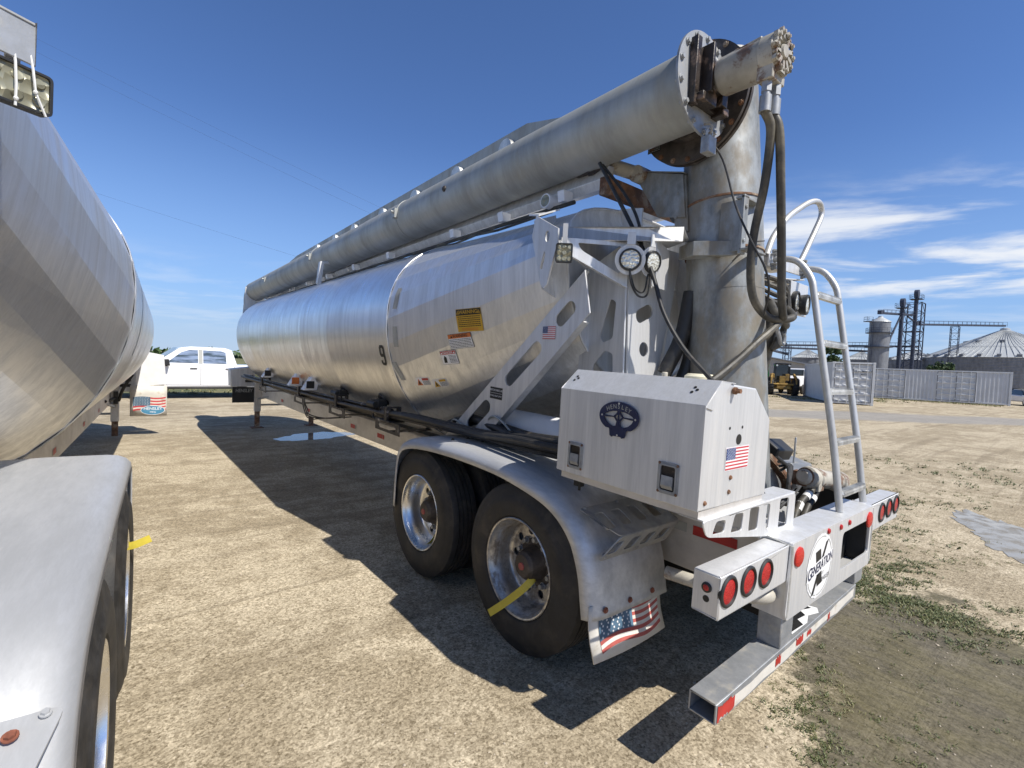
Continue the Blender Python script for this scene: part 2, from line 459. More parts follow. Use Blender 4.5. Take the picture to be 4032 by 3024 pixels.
def rrect(u0, v0, u1, v1, r=0.01): return rpoly([(u0, v0), (u1, v0), (u1, v1), (u0, v1)], r)
def circ(u, v, r, n=24, ry=None): return [(u + r * math.cos(2 * math.pi * i / n), v + (ry or r) * math.sin(2 * math.pi * i / n)) for i in range(n)]
def slot(a, b, r, n=8):
    a, b = Vector(a), Vector(b)
    d = (b - a).normalized(); ang = math.atan2(d.y, d.x)
    return [tuple(b + r * V(math.cos(ang - math.pi / 2 + math.pi * i / n), math.sin(ang - math.pi / 2 + math.pi * i / n)).to_2d()) for i in range(n + 1)] + \
           [tuple(a + r * V(math.cos(ang + math.pi / 2 + math.pi * i / n), math.sin(ang + math.pi / 2 + math.pi * i / n)).to_2d()) for i in range(n + 1)]


def Vec2(v): return Vector((v[0], v[1]))


class MB:
    def __init__(self):
        self.v, self.f, self.m = [], [], []

    def add(self, vs, fs, mi=0):
        o = len(self.v)
        self.v += [tuple(x) for x in vs]
        self.f += [tuple(i + o for i in f) for f in fs]
        self.m += [mi] * len(fs)
        return self

    def box(self, x0, y0, z0, x1, y1, z1, mi=0):
        vs = [(x, y, z) for x in (x0, x1) for y in (y0, y1) for z in (z0, z1)]
        return self.add(vs, [(0, 1, 3, 2), (4, 6, 7, 5), (0, 4, 5, 1), (2, 3, 7, 6), (0, 2, 6, 4), (1, 5, 7, 3)], mi)

    def obox(self, c, U, Vv, W, mi=0):
        c, U, Vv, W = Vector(c), Vector(U), Vector(Vv), Vector(W)
        vs = [c + U * a + Vv * b + W * d for a in (-1, 1) for b in (-1, 1) for d in (-1, 1)]
        return self.add(vs, [(0, 1, 3, 2), (4, 6, 7, 5), (0, 4, 5, 1), (2, 3, 7, 6), (0, 2, 6, 4), (1, 5, 7, 3)], mi)

    def bar(self, p0, p1, w, h, up=(0, 0, 1), mi=0):
        p0, p1 = Vector(p0), Vector(p1)
        d = p1 - p0
        s = d.cross(Vector(up))
        if s.length < 1e-6: s = d.cross(V(1, 0, 0))
        s.normalize()
        u = s.cross(d).normalized()
        return self.obox((p0 + p1) / 2, d / 2, s * w / 2, u * h / 2, mi)

    def tube(self, pts, r, n=10, caps=True, mi=0, smooth=0, closed=False):
        P = smooth_path(pts, smooth) if smooth else [Vector(p) for p in pts]
        N = len(P)
        rs = r if isinstance(r, (list, tuple)) else [r] * N
        if len(rs) != N: rs = [rs[min(len(rs) - 1, int(i * len(rs) / N))] for i in range(N)]
        t0 = (P[1] - P[0]).normalized()
        u, w = frame_from(t0)
        vs, prev = [], t0
        for i in range(N):
            t = (P[min(i + 1, N - 1)] - P[max(i - 1, 0)]).normalized()
            q = prev.rotation_difference(t)
            u = q @ u; w = q @ w; prev = t
            for j in range(n):
                a = 2 * math.pi * j / n
                vs.append(P[i] + (u * math.cos(a) + w * math.sin(a)) * rs[i])
        fs = [(i * n + j, i * n + (j + 1) % n, (i + 1) * n + (j + 1) % n, (i + 1) * n + j) for i in range(N - 1) for j in range(n)]
        if caps:
            fs.append(tuple(range(n - 1, -1, -1)))
            fs.append(tuple(range((N - 1) * n, N * n)))
        return self.add(vs, fs, mi)

    def cyl(self, p0, p1, r0, r1=None, n=24, mi=0, caps=True):
        return self.tube([p0, p1], [r0, r0 if r1 is None else r1], n, caps, mi)

    def lathe(self, prof, o, ax, n=32, mi=0, close=True):
        """prof: (distance along the axis, radius) pairs"""
        o, ax = Vector(o), Vector(ax).normalized()
        u, w = frame_from(ax)
        vs = []
        for (d, r) in prof:
            for j in range(n):
                a = 2 * math.pi * j / n
                vs.append(o + ax * d + (u * math.cos(a) + w * math.sin(a)) * r)
        k = len(prof)
        fs = [(i * n + j, i * n + (j + 1) % n, (i + 1) * n + (j + 1) % n, (i + 1) * n + j) for i in range(k - 1) for j in range(n)]
        if close:
            if prof[0][1] > 1e-4: fs.append(tuple(range(n - 1, -1, -1)))
            if prof[-1][1] > 1e-4: fs.append(tuple(range((k - 1) * n, k * n)))
        return self.add(vs, fs, mi)

    def grid(self, rows, mi=0, wrap=False):
        k = len(rows[0])
        vs = [p for r in rows for p in r]
        m = k if wrap else k - 1
        fs = [(i * k + j, i * k + (j + 1) % k, (i + 1) * k + (j + 1) % k, (i + 1) * k + j) for i in range(len(rows) - 1) for j in range(m)]
        return self.add(vs, fs, mi)

    def prism(self, poly, vec, mi=0):
        n = len(poly); vec = Vector(vec)
        vs = [Vector(p) for p in poly] + [Vector(p) + vec for p in poly]
        fs = [tuple(range(n - 1, -1, -1)), tuple(range(n, 2 * n))] + [(i, (i + 1) % n, n + (i + 1) % n, n + i) for i in range(n)]
        return self.add(vs, fs, mi)

    def plate(self, outer, holes, O, U, Vv, t, mi=0):
        O, U, Vv = Vector(O), Vector(U), Vector(Vv)
        W = U.cross(Vv).normalized()
        vs, fs = fill2d(outer, holes, t)
        return self.add([O + U * a + Vv * b + W * c for a, b, c in vs], fs, mi)

    def ball(self, c, r, n=12, sq=(1, 1, 1), mi=0):
        c = Vector(c); k = max(4, n // 2)
        rows = []
        for i in range(k + 1):
            a = math.pi * i / k
            rows.append([c + V(r * sq[0] * math.sin(a) * math.cos(2 * math.pi * j / n), r * sq[1] * math.sin(a) * math.sin(2 * math.pi * j / n), r * sq[2] * math.cos(a)) for j in range(n)])
        return self.grid(rows, mi, True)

    def bolt(self, p, d, r=0.012, h=0.008, mi=0):
        p, d = Vector(p), Vector(d).normalized()
        self.cyl(p - d * 0.001, p + d * h * 0.35, r * 1.35, n=12, mi=mi)
        return self.cyl(p + d * h * 0.35, p + d * h, r, r * 0.92, n=6, mi=mi)

    def build(self, name, mats, parent=None, sharp=35, bevel=0.0, flat=False, solid=0.0, fix=True, seg=2):
        if isinstance(mats, str): mats = [mats]
        me = bpy.data.meshes.new(name)
        me.from_pydata([tuple(v) for v in self.v], [], self.f)
        for k in mats: me.materials.append(M[k])
        me.polygons.foreach_set('material_index', self.m)
        bm = bmesh.new(); bm.from_mesh(me)
        bmesh.ops.remove_doubles(bm, verts=bm.verts, dist=1e-5)
        if fix: bmesh.ops.recalc_face_normals(bm, faces=bm.faces)
        bm.to_mesh(me); bm.free()
        if not flat:
            me.shade_smooth()
            me.set_sharp_from_angle(angle=R(sharp))
        o = bpy.data.objects.new(name, me)
        COL.objects.link(o)
        if parent: o.parent = parent
        if solid:
            s = o.modifiers.new("solid", 'SOLIDIFY'); s.thickness = solid; s.offset = 0
        if bevel:
            b = o.modifiers.new("bevel", 'BEVEL'); b.width = bevel; b.segments = seg; b.limit_method = 'ANGLE'; b.angle_limit = R(40)
            b.harden_normals = False
        return o


def tag(o, label=None, cat=None, group=None, kind=None):
    if label: o['label'] = label
    if cat: o['category'] = cat
    if group: o['group'] = group
    if kind: o['kind'] = kind
    return o


def empty(name, loc=(0, 0, 0), rot=(0, 0, 0)):
    o = bpy.data.objects.new(name, None)
    o.empty_display_size = 0.3
    o.location = loc; o.rotation_euler = rot
    COL.objects.link(o)
    return o


def split_part(o, bundle=False):
    """one object per separate piece of o (pieces whose boxes touch stay together unless bundle)"""
    me = o.data
    n = len(me.vertices)
    par = list(range(n))
    def root_(i):
        while par[i] != i:
            par[i] = par[par[i]]; i = par[i]
        return i
    for p in me.polygons:
        a = root_(p.vertices[0])
        for v in p.vertices[1:]:
            b = root_(v)
            if a != b: par[b] = a
    isl = {}
    for i in range(n): isl.setdefault(root_(i), []).append(i)
    boxes = []
    for k, vs in isl.items():
        cs = [me.vertices[i].co for i in vs]
        boxes.append([k, [min(c[j] for c in cs) - .003 for j in range(3)], [max(c[j] for c in cs) + .003 for j in range(3)]])
    grp = {b[0]: b[0] for b in boxes}
    if not bundle:
        def g(k):
            while grp[k] != k: k = grp[k]
            return k
        for i in range(len(boxes)):
            for j in range(i):
                if all(boxes[i][1][c] <= boxes[j][2][c] and boxes[j][1][c] <= boxes[i][2][c] for c in range(3)):
                    a, b = g(boxes[i][0]), g(boxes[j][0])
                    if a != b: grp[a] = b
        grp = {k: g(k) for k in grp}
    keys = list(dict.fromkeys(grp.values()))
    if len(keys) < 2: return [o]
    base = o.name.split('.')[0]
    out = []
    for key in keys:
        m = bpy.data.meshes.new(base)
        use = [p for p in me.polygons if grp[root_(p.vertices[0])] == key]
        ids = sorted({v for p in use for v in p.vertices}); ix = {v: i for i, v in enumerate(ids)}
        m.from_pydata([tuple(me.vertices[v].co) for v in ids], [], [[ix[v] for v in p.vertices] for p in use])
        for mm in me.materials: m.materials.append(mm)
        for q, p in zip(m.polygons, use): q.material_index = p.material_index; q.use_smooth = p.use_smooth
        m.set_sharp_from_angle(angle=R(35))
        c = bpy.data.objects.new(base, m)
        COL.objects.link(c)
        c.parent = o.parent; c.matrix_basis = o.matrix_basis.copy()
        for md in o.modifiers:
            k = c.modifiers.new(md.name, md.type)
            for at in ('width', 'segments', 'limit_method', 'angle_limit', 'thickness', 'offset'):
                if hasattr(md, at): setattr(k, at, getattr(md, at))
        out.append(c)
    bpy.data.objects.remove(o)
    return out


class Decal:
    """print laid on a surface: O centre, U to the reader's right, Vv up; drop = BVH the print is bent on to"""
    def __init__(self, O, U, Vv, drop=None, lift=0.002):
        self.O, self.U, self.V = Vector(O), Vector(U).normalized(), Vector(Vv).normalized()
        self.N = self.U.cross(self.V).normalized()
        self.drop, self.lift, self.mb = drop, lift, MB()

    def at(self, u, v, layer):
        if self.drop: return V(u, v, layer)
        return self.O + self.U * u + self.V * v + self.N * (self.lift + 0.0012 * layer)

    def bend(self):
        bm = bmesh.new()
        vs = [bm.verts.new(p) for p in self.mb.v]
        for f, m in zip(self.mb.f, self.mb.m):
            try: bm.faces.new([vs[i] for i in f]).material_index = m
            except ValueError: pass
        bmesh.ops.triangulate(bm, faces=bm.faces)
        for _ in range(5):
            es = [e for e in bm.edges if e.calc_length() > 0.035]
            if not es: break
            bmesh.ops.subdivide_edges(bm, edges=es, cuts=1)
            bmesh.ops.triangulate(bm, faces=bm.faces)
        bm.verts.index_update()
        out = MB()
        for v in bm.verts:
            p = self.O + self.U * v.co.x + self.V * v.co.y
            h = self.drop.ray_cast(p + self.N * 0.5, -self.N)
            if h[0] is not None: p = h[0]
            out.v.append(tuple(p + self.N * (self.lift + 0.0012 * v.co.z)))
        for f in bm.faces: out.f.append(tuple(v.index for v in f.verts)); out.m.append(f.material_index)
        bm.free()
        self.mb = out

    def rect(self, u0, v0, u1, v1, mi=0, layer=0, k=None):
        k = 1
        rows = [[self.at(u0 + (u1 - u0) * i / k, v0 + (v1 - v0) * j / k, layer) for i in range(k + 1)] for j in range(k + 1)]
        self.mb.grid(rows, mi)

    def poly(self, pts, mi=0, layer=0, holes=()):
        vs, fs = fill2d(pts, holes)
        self.mb.add([self.at(a, b, layer) for a, b, c in vs], fs, mi)

    def text(self, s, u, v, size, mi=0, layer=1, bold=0.01, shear=0.0, sx=1.0, rot=0.0, align='CENTER'):
        vs, fs = text2d(s, size, bold, shear, sx, align)
        c, sn = math.cos(rot), math.sin(rot)
        self.mb.add([self.at(u + a * c - b * sn, v + a * sn + b * c, layer) for a, b, _ in vs], fs, mi)

    def lines(self, u0, u1, v0, v1, n, h, mi=0, layer=1, seed=1):
        rnd = random.Random(seed)
        for i in range(n):
            v = v1 - (v1 - v0) * (i + 0.5) / n
            u = u0
            while u < u1 - 0.004:
                w = min(u1 - u, rnd.uniform(0.006, 0.02))
                self.rect(u, v - h / 2, u + w, v + h / 2, mi, layer, 1)
                u += w + 0.003

    def build(self, name, mats, parent):
        if self.drop: self.bend()
        return self.mb.build(name, mats, parent, fix=False)


def flag(d, w, h, red=0, white=1, blue=2, star=1, border=0.0):
    """the stars and stripes, centred"""
    if border: d.rect(-w / 2 - border, -h / 2 - border, w / 2 + border, h / 2 + border, white, 0)
    for i in range(13):
        v = h / 2 - h * i / 13
        d.rect(-w / 2, v - h / 13, w / 2, v, red if i % 2 == 0 else white, 1)
    cv = h / 2 - h * 7 / 13
    d.rect(-w / 2, cv, -w / 2 + w * 0.4, h / 2, blue, 2)
    for r_ in range(9):
        for c_ in range(6 if r_ % 2 == 0 else 5):
            u = -w / 2 + w * 0.4 * ((c_ + (0.5 if r_ % 2 == 0 else 1.0)) / 6)
            v = cv + (h / 2 - cv) * (r_ + 0.6) / 9.2
            s = w * 0.014
            d.poly([(u + s * (1 if k % 2 == 0 else 0.42) * math.sin(math.pi * k / 5), v + s * (1 if k % 2 == 0 else 0.42) * math.cos(math.pi * k / 5)) for k in range(10)], star, 3)
# ---------------------------------------------------------------- setting
def sheet(name, mat, pts, z, kind='structure'):
    mb = MB(); mb.add([(x, y, z) for x, y in pts], [tuple(range(len(pts)))])
    return tag(mb.build(name, mat, flat=True, fix=False), kind=kind)


sheet('ground', 'ground', [(-900, -900), (900, -900), (900, 900), (-900, 900)], 0)
edge = [(-160, 22.3)] + [(x, 22.2 + 0.25 * math.sin(x * 1.7) + 0.2 * math.sin(x * 4.1)) for x in range(-20, 22, 1)] + [(30, 60), (200, 420), (-400, 420), (-400, 40)]
sheet('field', 'field', edge, 0.006)


def blob(cx, cy, rx, ry, ang=0, seed=1, n=90, rough=0.25, fine=0.0):
    rnd = random.Random(seed)
    ph = [rnd.uniform(0, 6.28) for _ in range(8)]
    out = []
    for i in range(n):
        a = 2 * math.pi * i / n
        k = 1 + rough * sum(math.sin(a * (j + 2) + ph[j]) / (j + 1.6) for j in range(8))
        k += fine * (math.sin(13 * a + ph[0]) * .5 + math.sin(23 * a + ph[1]) * .35 + math.sin(37 * a + ph[2]) * .3 + rnd.uniform(-.25, .25))
        x, y = rx * k * math.cos(a), ry * k * math.sin(a)
        out.append((cx + x * math.cos(ang) - y * math.sin(ang), cy + x * math.sin(ang) + y * math.cos(ang)))
    return out


sheet('puddle', 'water', blob(0.20, 10.0, 0.78, 0.50, 0.25, 3, n=160, rough=0.16, fine=.06), 0.004)
sheet('puddle', 'film', blob(4.75, -0.38, 1.15, 0.42, 0.42, 8, n=200, rough=0.2, fine=.10), 0.004)

# ---------------------------------------------------------------- feed trailers
PITCH = 0.023538
SL = -0.015


def zs(y): return SL * (y - 3.3)


def tsec(th, y, k=1.0, grow=0.0):
    c, s = math.cos(th), math.sin(th)
    zc = 2.08 + zs(y)
    x = (1.25 + grow) * (math.copysign(abs(s) ** .85, s) if c > 0 else s) * k
    z = zc + ((0.85 + grow) * c ** .85 if c > 0 else (1.25 + grow) * c) * k
    return V(x, y, z)


def rim_pt(th, hw=0.90, e=0.82):
    c, s = math.cos(th), math.sin(th)
    x = hw * math.copysign(abs(s) ** e, s)
    z = 2.56 + (0.36 if c > 0 else 0.92) * math.copysign(abs(c) ** (e if c > 0 else 1.0), c)
    return V(x, 1.36 + (0.10 if c > 0 else -0.02) * c, z)


def wheel_mesh():
    """one pair of twin wheels; outer face at x = 0, inwards is +x"""
    R0 = 0.515
    def tyre(x0):
        p = [(0.030, 0.302), (0.012, 0.318), (0.004, 0.345), (0.000, 0.395), (0.004, 0.43), (0.008, 0.436), (0.010, 0.44), (0.016, 0.468), (0.024, 0.490), (0.030, 0.497), (0.034, 0.5085), (0.044, 0.513)]
        for g in (0.085, 0.120, 0.160, 0.195):
            p += [(g - 0.006, R0), (g - 0.005, R0 - 0.012), (g + 0.005, R0 - 0.012), (g + 0.006, R0)]
        p += [(0.236, 0.513), (0.246, 0.5085), (0.256, 0.490), (0.276, 0.44), (0.280, 0.395), (0.27, 0.33), (0.25, 0.302)]
        return [(x0 + a, r) for a, r in p]
    t = MB().lathe(tyre(0.0), (0, 0, 0), (1, 0, 0), 96, close=False)
    t2 = MB().lathe(tyre(0.32), (0, 0, 0), (1, 0, 0), 64, close=False)
    rim = MB().lathe([(0.034, 0.303), (0.018, 0.305), (0.014, 0.300), (0.018, 0.292), (0.030, 0.288), (0.045, 0.280), (0.06, 0.268), (0.12, 0.262), (0.165, 0.256), (0.178, 0.247), (0.184, 0.232), (0.184, 0.228)], (0, 0, 0), (1, 0, 0), 72, close=False)
    holes = [circ(0.195 * math.cos(2 * math.pi * i / 10), 0.195 * math.sin(2 * math.pi * i / 10), 0.027, 14) for i in range(10)]
    rim.plate(circ(0, 0, 0.232, 72), holes, (0.186, 0, 0), (0, -1, 0), (0, 0, 1), 0.008)
    rim.cyl((0.215, 0, 0), (0.222, 0, 0), 0.255, n=48)
    hub = MB().lathe([(0.182, 0.150), (0.172, 0.146), (0.168, 0.112), (0.150, 0.105), (0.085, 0.086), (0.080, 0.080), (0.066, 0.068), (0.062, 0.05)], (0, 0, 0), (1, 0, 0), 32)
    nuts = MB()
    for i in range(10):
        a = 2 * math.pi * (i + .5) / 10
        nuts.bolt((0.180, 0.146 * math.cos(a), 0.146 * math.sin(a)), (-1, 0, 0), 0.017, 0.034)
    for i in range(6):
        a = 2 * math.pi * i / 6
        nuts.bolt((0.088, 0.074 * math.cos(a), 0.074 * math.sin(a)), (-1, 0, 0), 0.007, 0.008)
    cap = MB().cyl((0.066, 0, 0), (0.055, 0, 0), 0.026, 0.022, 20)
    rim2 = MB().lathe([(0.34, 0.303), (0.36, 0.26), (0.56, 0.26), (0.58, 0.303)], (0, 0, 0), (1, 0, 0), 40, close=False)
    return t, t2, rim, hub, nuts, cap, rim2


def place_wheel(root, side, y, z, rimmat, first=[None], nuts_seen=True):
    w = empty('wheel', (1.27 * side, y, z), (0, 0, 0 if side < 0 else math.pi))
    w.parent = root
    if first[0] is None:
        t, t2, rim, hub, nuts, cap, rim2 = wheel_mesh()
        first[0] = [t.build('tyre', 'rubber', None, 30), t2.build('inner_tyre', 'rubber', None, 30), rim.build('rim', rimmat, None, 40),
                    hub.build('hub', 'turret', None, 30), cap.build('hub_cap', 'fadered', None, 30), rim2.build('inner_rim', 'rim', None, 30)]
        first[0] += split_part(nuts.build('lug_nut', 'galv', None, 30))
        src = first[0]
    else:
        src = []
        for s in first[0]:
            if s.name.startswith('lug_nut') and not nuts_seen: continue
            c = s.copy()
            if s.name.startswith('rim'):
                c.data = s.data.copy(); c.data.materials.clear(); c.data.materials.append(M[rimmat])
            COL.objects.link(c); src.append(c)
    for o in src: o.parent = w
    return w


FEND = [(2.985, 0.45), (2.975, 0.70), (2.945, 0.90), (2.88, 1.0), (2.78, 1.055), (2.60, 1.095), (2.3, 1.125), (1.9, 1.14), (1.5, 1.135), (1.25, 1.11), (1.05, 1.075), (0.93, 1.035), (0.83, 0.975), (0.745, 0.89), (0.69, 0.79), (0.655, 0.69), (0.635, 0.59), (0.615, 0.49)]


FEND2 = [(2.995, 0.45), (2.995, 0.75), (2.99, 0.95), (2.975, 1.06), (2.92, 1.115), (2.80, 1.135), (2.3, 1.145), (1.9, 1.148), (1.5, 1.145), (1.15, 1.135), (0.90, 1.105), (0.74, 1.04), (0.64, 0.95), (0.58, 0.84), (0.545, 0.72), (0.53, 0.60), (0.52, 0.49)]


def build_fender(root, s, full):
    P = smooth_path([V(0, y, z) for y, z in (FEND if full else FEND2)], 4)
    sec = [(0.66, 0.0), (0.9, 0.004), (1.18, 0.0), (1.225, -0.006), (1.26, -0.022), (1.282, -0.048), (1.288, -0.085)]
    if s > 0: sec = [(x - (.03 if x > 1 else 0), d) for x, d in sec]
    rows = []
    for i, p in enumerate(P):
        t = (P[min(i + 1, len(P) - 1)] - P[max(i - 1, 0)]).normalized()
        nrm = V(0, t.z, -t.y)
        if nrm.z < 0 and abs(t.y) > 0.05: nrm = -nrm
        if p.y > 2.9 and nrm.y < 0: nrm = -nrm
        if p.y < 0.88 and nrm.y > 0: nrm = -nrm
        rows.append([V(s * x, 0, 0) + p + nrm * d for x, d in sec])
    mb = MB().grid(rows)
    f = mb.build('fender', 'fender', root, 50, solid=0.006, fix=False)
    rv = MB()
    for y in (2.25, 2.05):
        for x in (1.0, 1.14): rv.bolt((s * x, y, 1.132), (0, 0, 1), 0.010, 0.014 if s < 0 else 0.004)
    rv.build('fender_bolt', 'grease' if s < 0 else 'copper', f)
    for x in (1.16, 1.0, 0.82): pass
    # perforated step bolted on the rear curve
    A, B, C = V(0, 0.775, 1.005), V(0, 0.565, 0.935), V(0, 0.648, 0.80)
    if not full: A, B, C = V(0, 0.665, 1.0), V(0, 0.455, 0.93), V(0, 0.555, 0.78)
    st = MB()
    x0, x1 = 0.665, 1.245
    def leaf(p, q, ins, cut=True):
        L = (q - p).length; d = (q - p).normalized()
        out = [(x0, 0), (x1 - ins[0], 0), (x1 - ins[1], L), (x0, L)]
        hs = []
        for k in range(4 if cut else 0):
            a = x0 + 0.05 + k * 0.135
            hs.append(rpoly([(a, L * 0.24), (a + 0.075, L * 0.24), (a + 0.10, L * 0.74), (a + 0.025, L * 0.74)], 0.02))
        st.plate(rpoly(out, 0.025), hs, p, (s, 0, 0), d, 0.006)
    leaf(A + V(0, 0.03, 0.012), B, (0.0, 0.06), full)
    leaf(B, C + V(0, 0.0, -0.01), (0.06, 0.0))
    for x in (1.215, 0.95, 0.70):
        st.bolt((s * x, A.y + .015, A.z + .015), (0, -0.3, 1), 0.008, 0.008); st.bolt((s * x, C.y - .008, C.z + .015), (0, -1, 0.2), 0.012, 0.012)
    st.build('fender_step', 'galv' if s < 0 else 'fender', f, 40)  # darker galv stands in for the tool box shadow on the step
    if s > 0:
        b = MB().bolt((1.17, A.y - .02, A.z + .008), (0, -0.3, 1), 0.010, 0.008); b.build('rusty_bolt', 'copper', f)
    return f


def wavy_flag(d, x0, x1, y0, y1, cols):
    """a flag drawn waving, as printed on the mud flaps"""
    red, white, blue, star = cols
    def wv(u, v):
        a = (u - x0) / (x1 - x0)
        return (u, v + 0.018 * math.sin(a * 5.6 + 0.4) + 0.025 * a)
    W, H = x1 - x0, y1 - y0
    for i in range(9):
        v1 = y1 - H * i / 9; v0 = y1 - H * (i + 1) / 9
        us = x0 + (W * 0.5 if i < 6 else 0)
        k = 14
        top = [wv(us + (x1 - us) * j / k, v1) for j in range(k + 1)]; bot = [wv(us + (x1 - us) * j / k, v0) for j in range(k, -1, -1)]
        d.poly(top + bot, red if i % 2 == 0 else white, 1)
    k = 10; vb = y1 - H * 6 / 9
    d.poly([wv(x0 + W * .52 * j / k, y1 + 0.005) for j in range(k + 1)] + [wv(x0 + W * .52 * j / k, vb) for j in range(k, -1, -1)], blue, 2)
    for r_ in range(6):
        for c_ in range(6):
            u, v = wv(x0 + W * .52 * (c_ + 0.5 + 0.25 * (r_ % 2)) / 6.6, vb + (y1 - vb) * (r_ + 0.6) / 6.3)
            q = W * 0.016
            d.poly([(u + q * (1 if m % 2 == 0 else 0.42) * math.sin(math.pi * m / 5), v + q * (1 if m % 2 == 0 else 0.42) * math.cos(math.pi * m / 5)) for m in range(10)], star, 3)


def build_tank(root, full=True):
    def rim_pt_(t): return rim_pt(t) if full else rim_pt(t, 1.0, .72)
    NT_ = 72
    ths = [2 * math.pi * i / NT_ for i in range(NT_)]
    mb = MB()
    ys = [3.3]
    ring_y = [5.0, 6.1, 7.3, 8.4, 9.5]
    for ry in ring_y: ys += [ry - 0.02, ry, ry + 0.02]
    ys += [10.35]
    rows = []
    for y in ys: rows.append([tsec(t, y, 1.0, 0.0016 if y in ring_y else 0.0) for t in ths])
    for i in range(1, 15):
        a = i / 14
        rows.append([tsec(t, 10.35 + 2.0 * math.sin(a * math.pi / 2), max(0.02, math.cos(a * math.pi / 2) ** 0.55)) for t in ths])
    mb.grid(rows, wrap=True)
    tank = mb.build('tank', 'tank', root, 60)
    b = MB()
    for y, r in [(3.3, 0.0045)]:
        b.tube([tsec(t, y, 1.0, 0.004) for t in ths] + [tsec(0, y, 1.0, 0.004)], r, 6, False)
    b.build('weld_ring', 'tank', tank)
    # folded rear cone: flat facets that run together at the top rear
    NF = 34
    tf = [2 * math.pi * (i + .5) / NF for i in range(NF)]
    rows = [[tsec(t, 3.3) for t in tf], [tsec(t, 3.3).lerp(rim_pt_(t), 0.5) for t in tf], [rim_pt_(t) for t in tf]]
    cm = MB().grid(rows, wrap=True)
    cone = cm.build('rear_cone', 'cone', root, flat=True)
    e = MB()
    rim = [rim_pt_(t) for t in tf]
    inn = [V(p.x * 0.93, p.y + 0.015, 2.56 + (p.z - 2.56) * 0.92) for p in rim]
    e.grid([rim, inn], wrap=True)
    e.add(inn, [tuple(range(NF))])
    e.tube(rim + [rim[0]], 0.010, 6, False)
    for s in (-1, 1):
        e.prism([(s * 0.28, 1.46, 2.93), (s * 0.28, 1.26, 2.90), (s * 0.28, 1.26, 2.4), (s * 0.28, 1.34, 2.4)], (s * 0.012, 0, 0))
    e.build('end_plate', 'alu', cone, 40, fix=True)
    dg = bpy.context.evaluated_depsgraph_get()
    bvh = BVHTree.FromPolygons([v.co for v in cone.data.vertices], [tuple(p.vertices) for p in cone.data.polygons])
    bvt = BVHTree.FromPolygons([v.co for v in tank.data.vertices], [tuple(p.vertices) for p in tank.data.polygons])
    return tank, cone, bvt, bvh


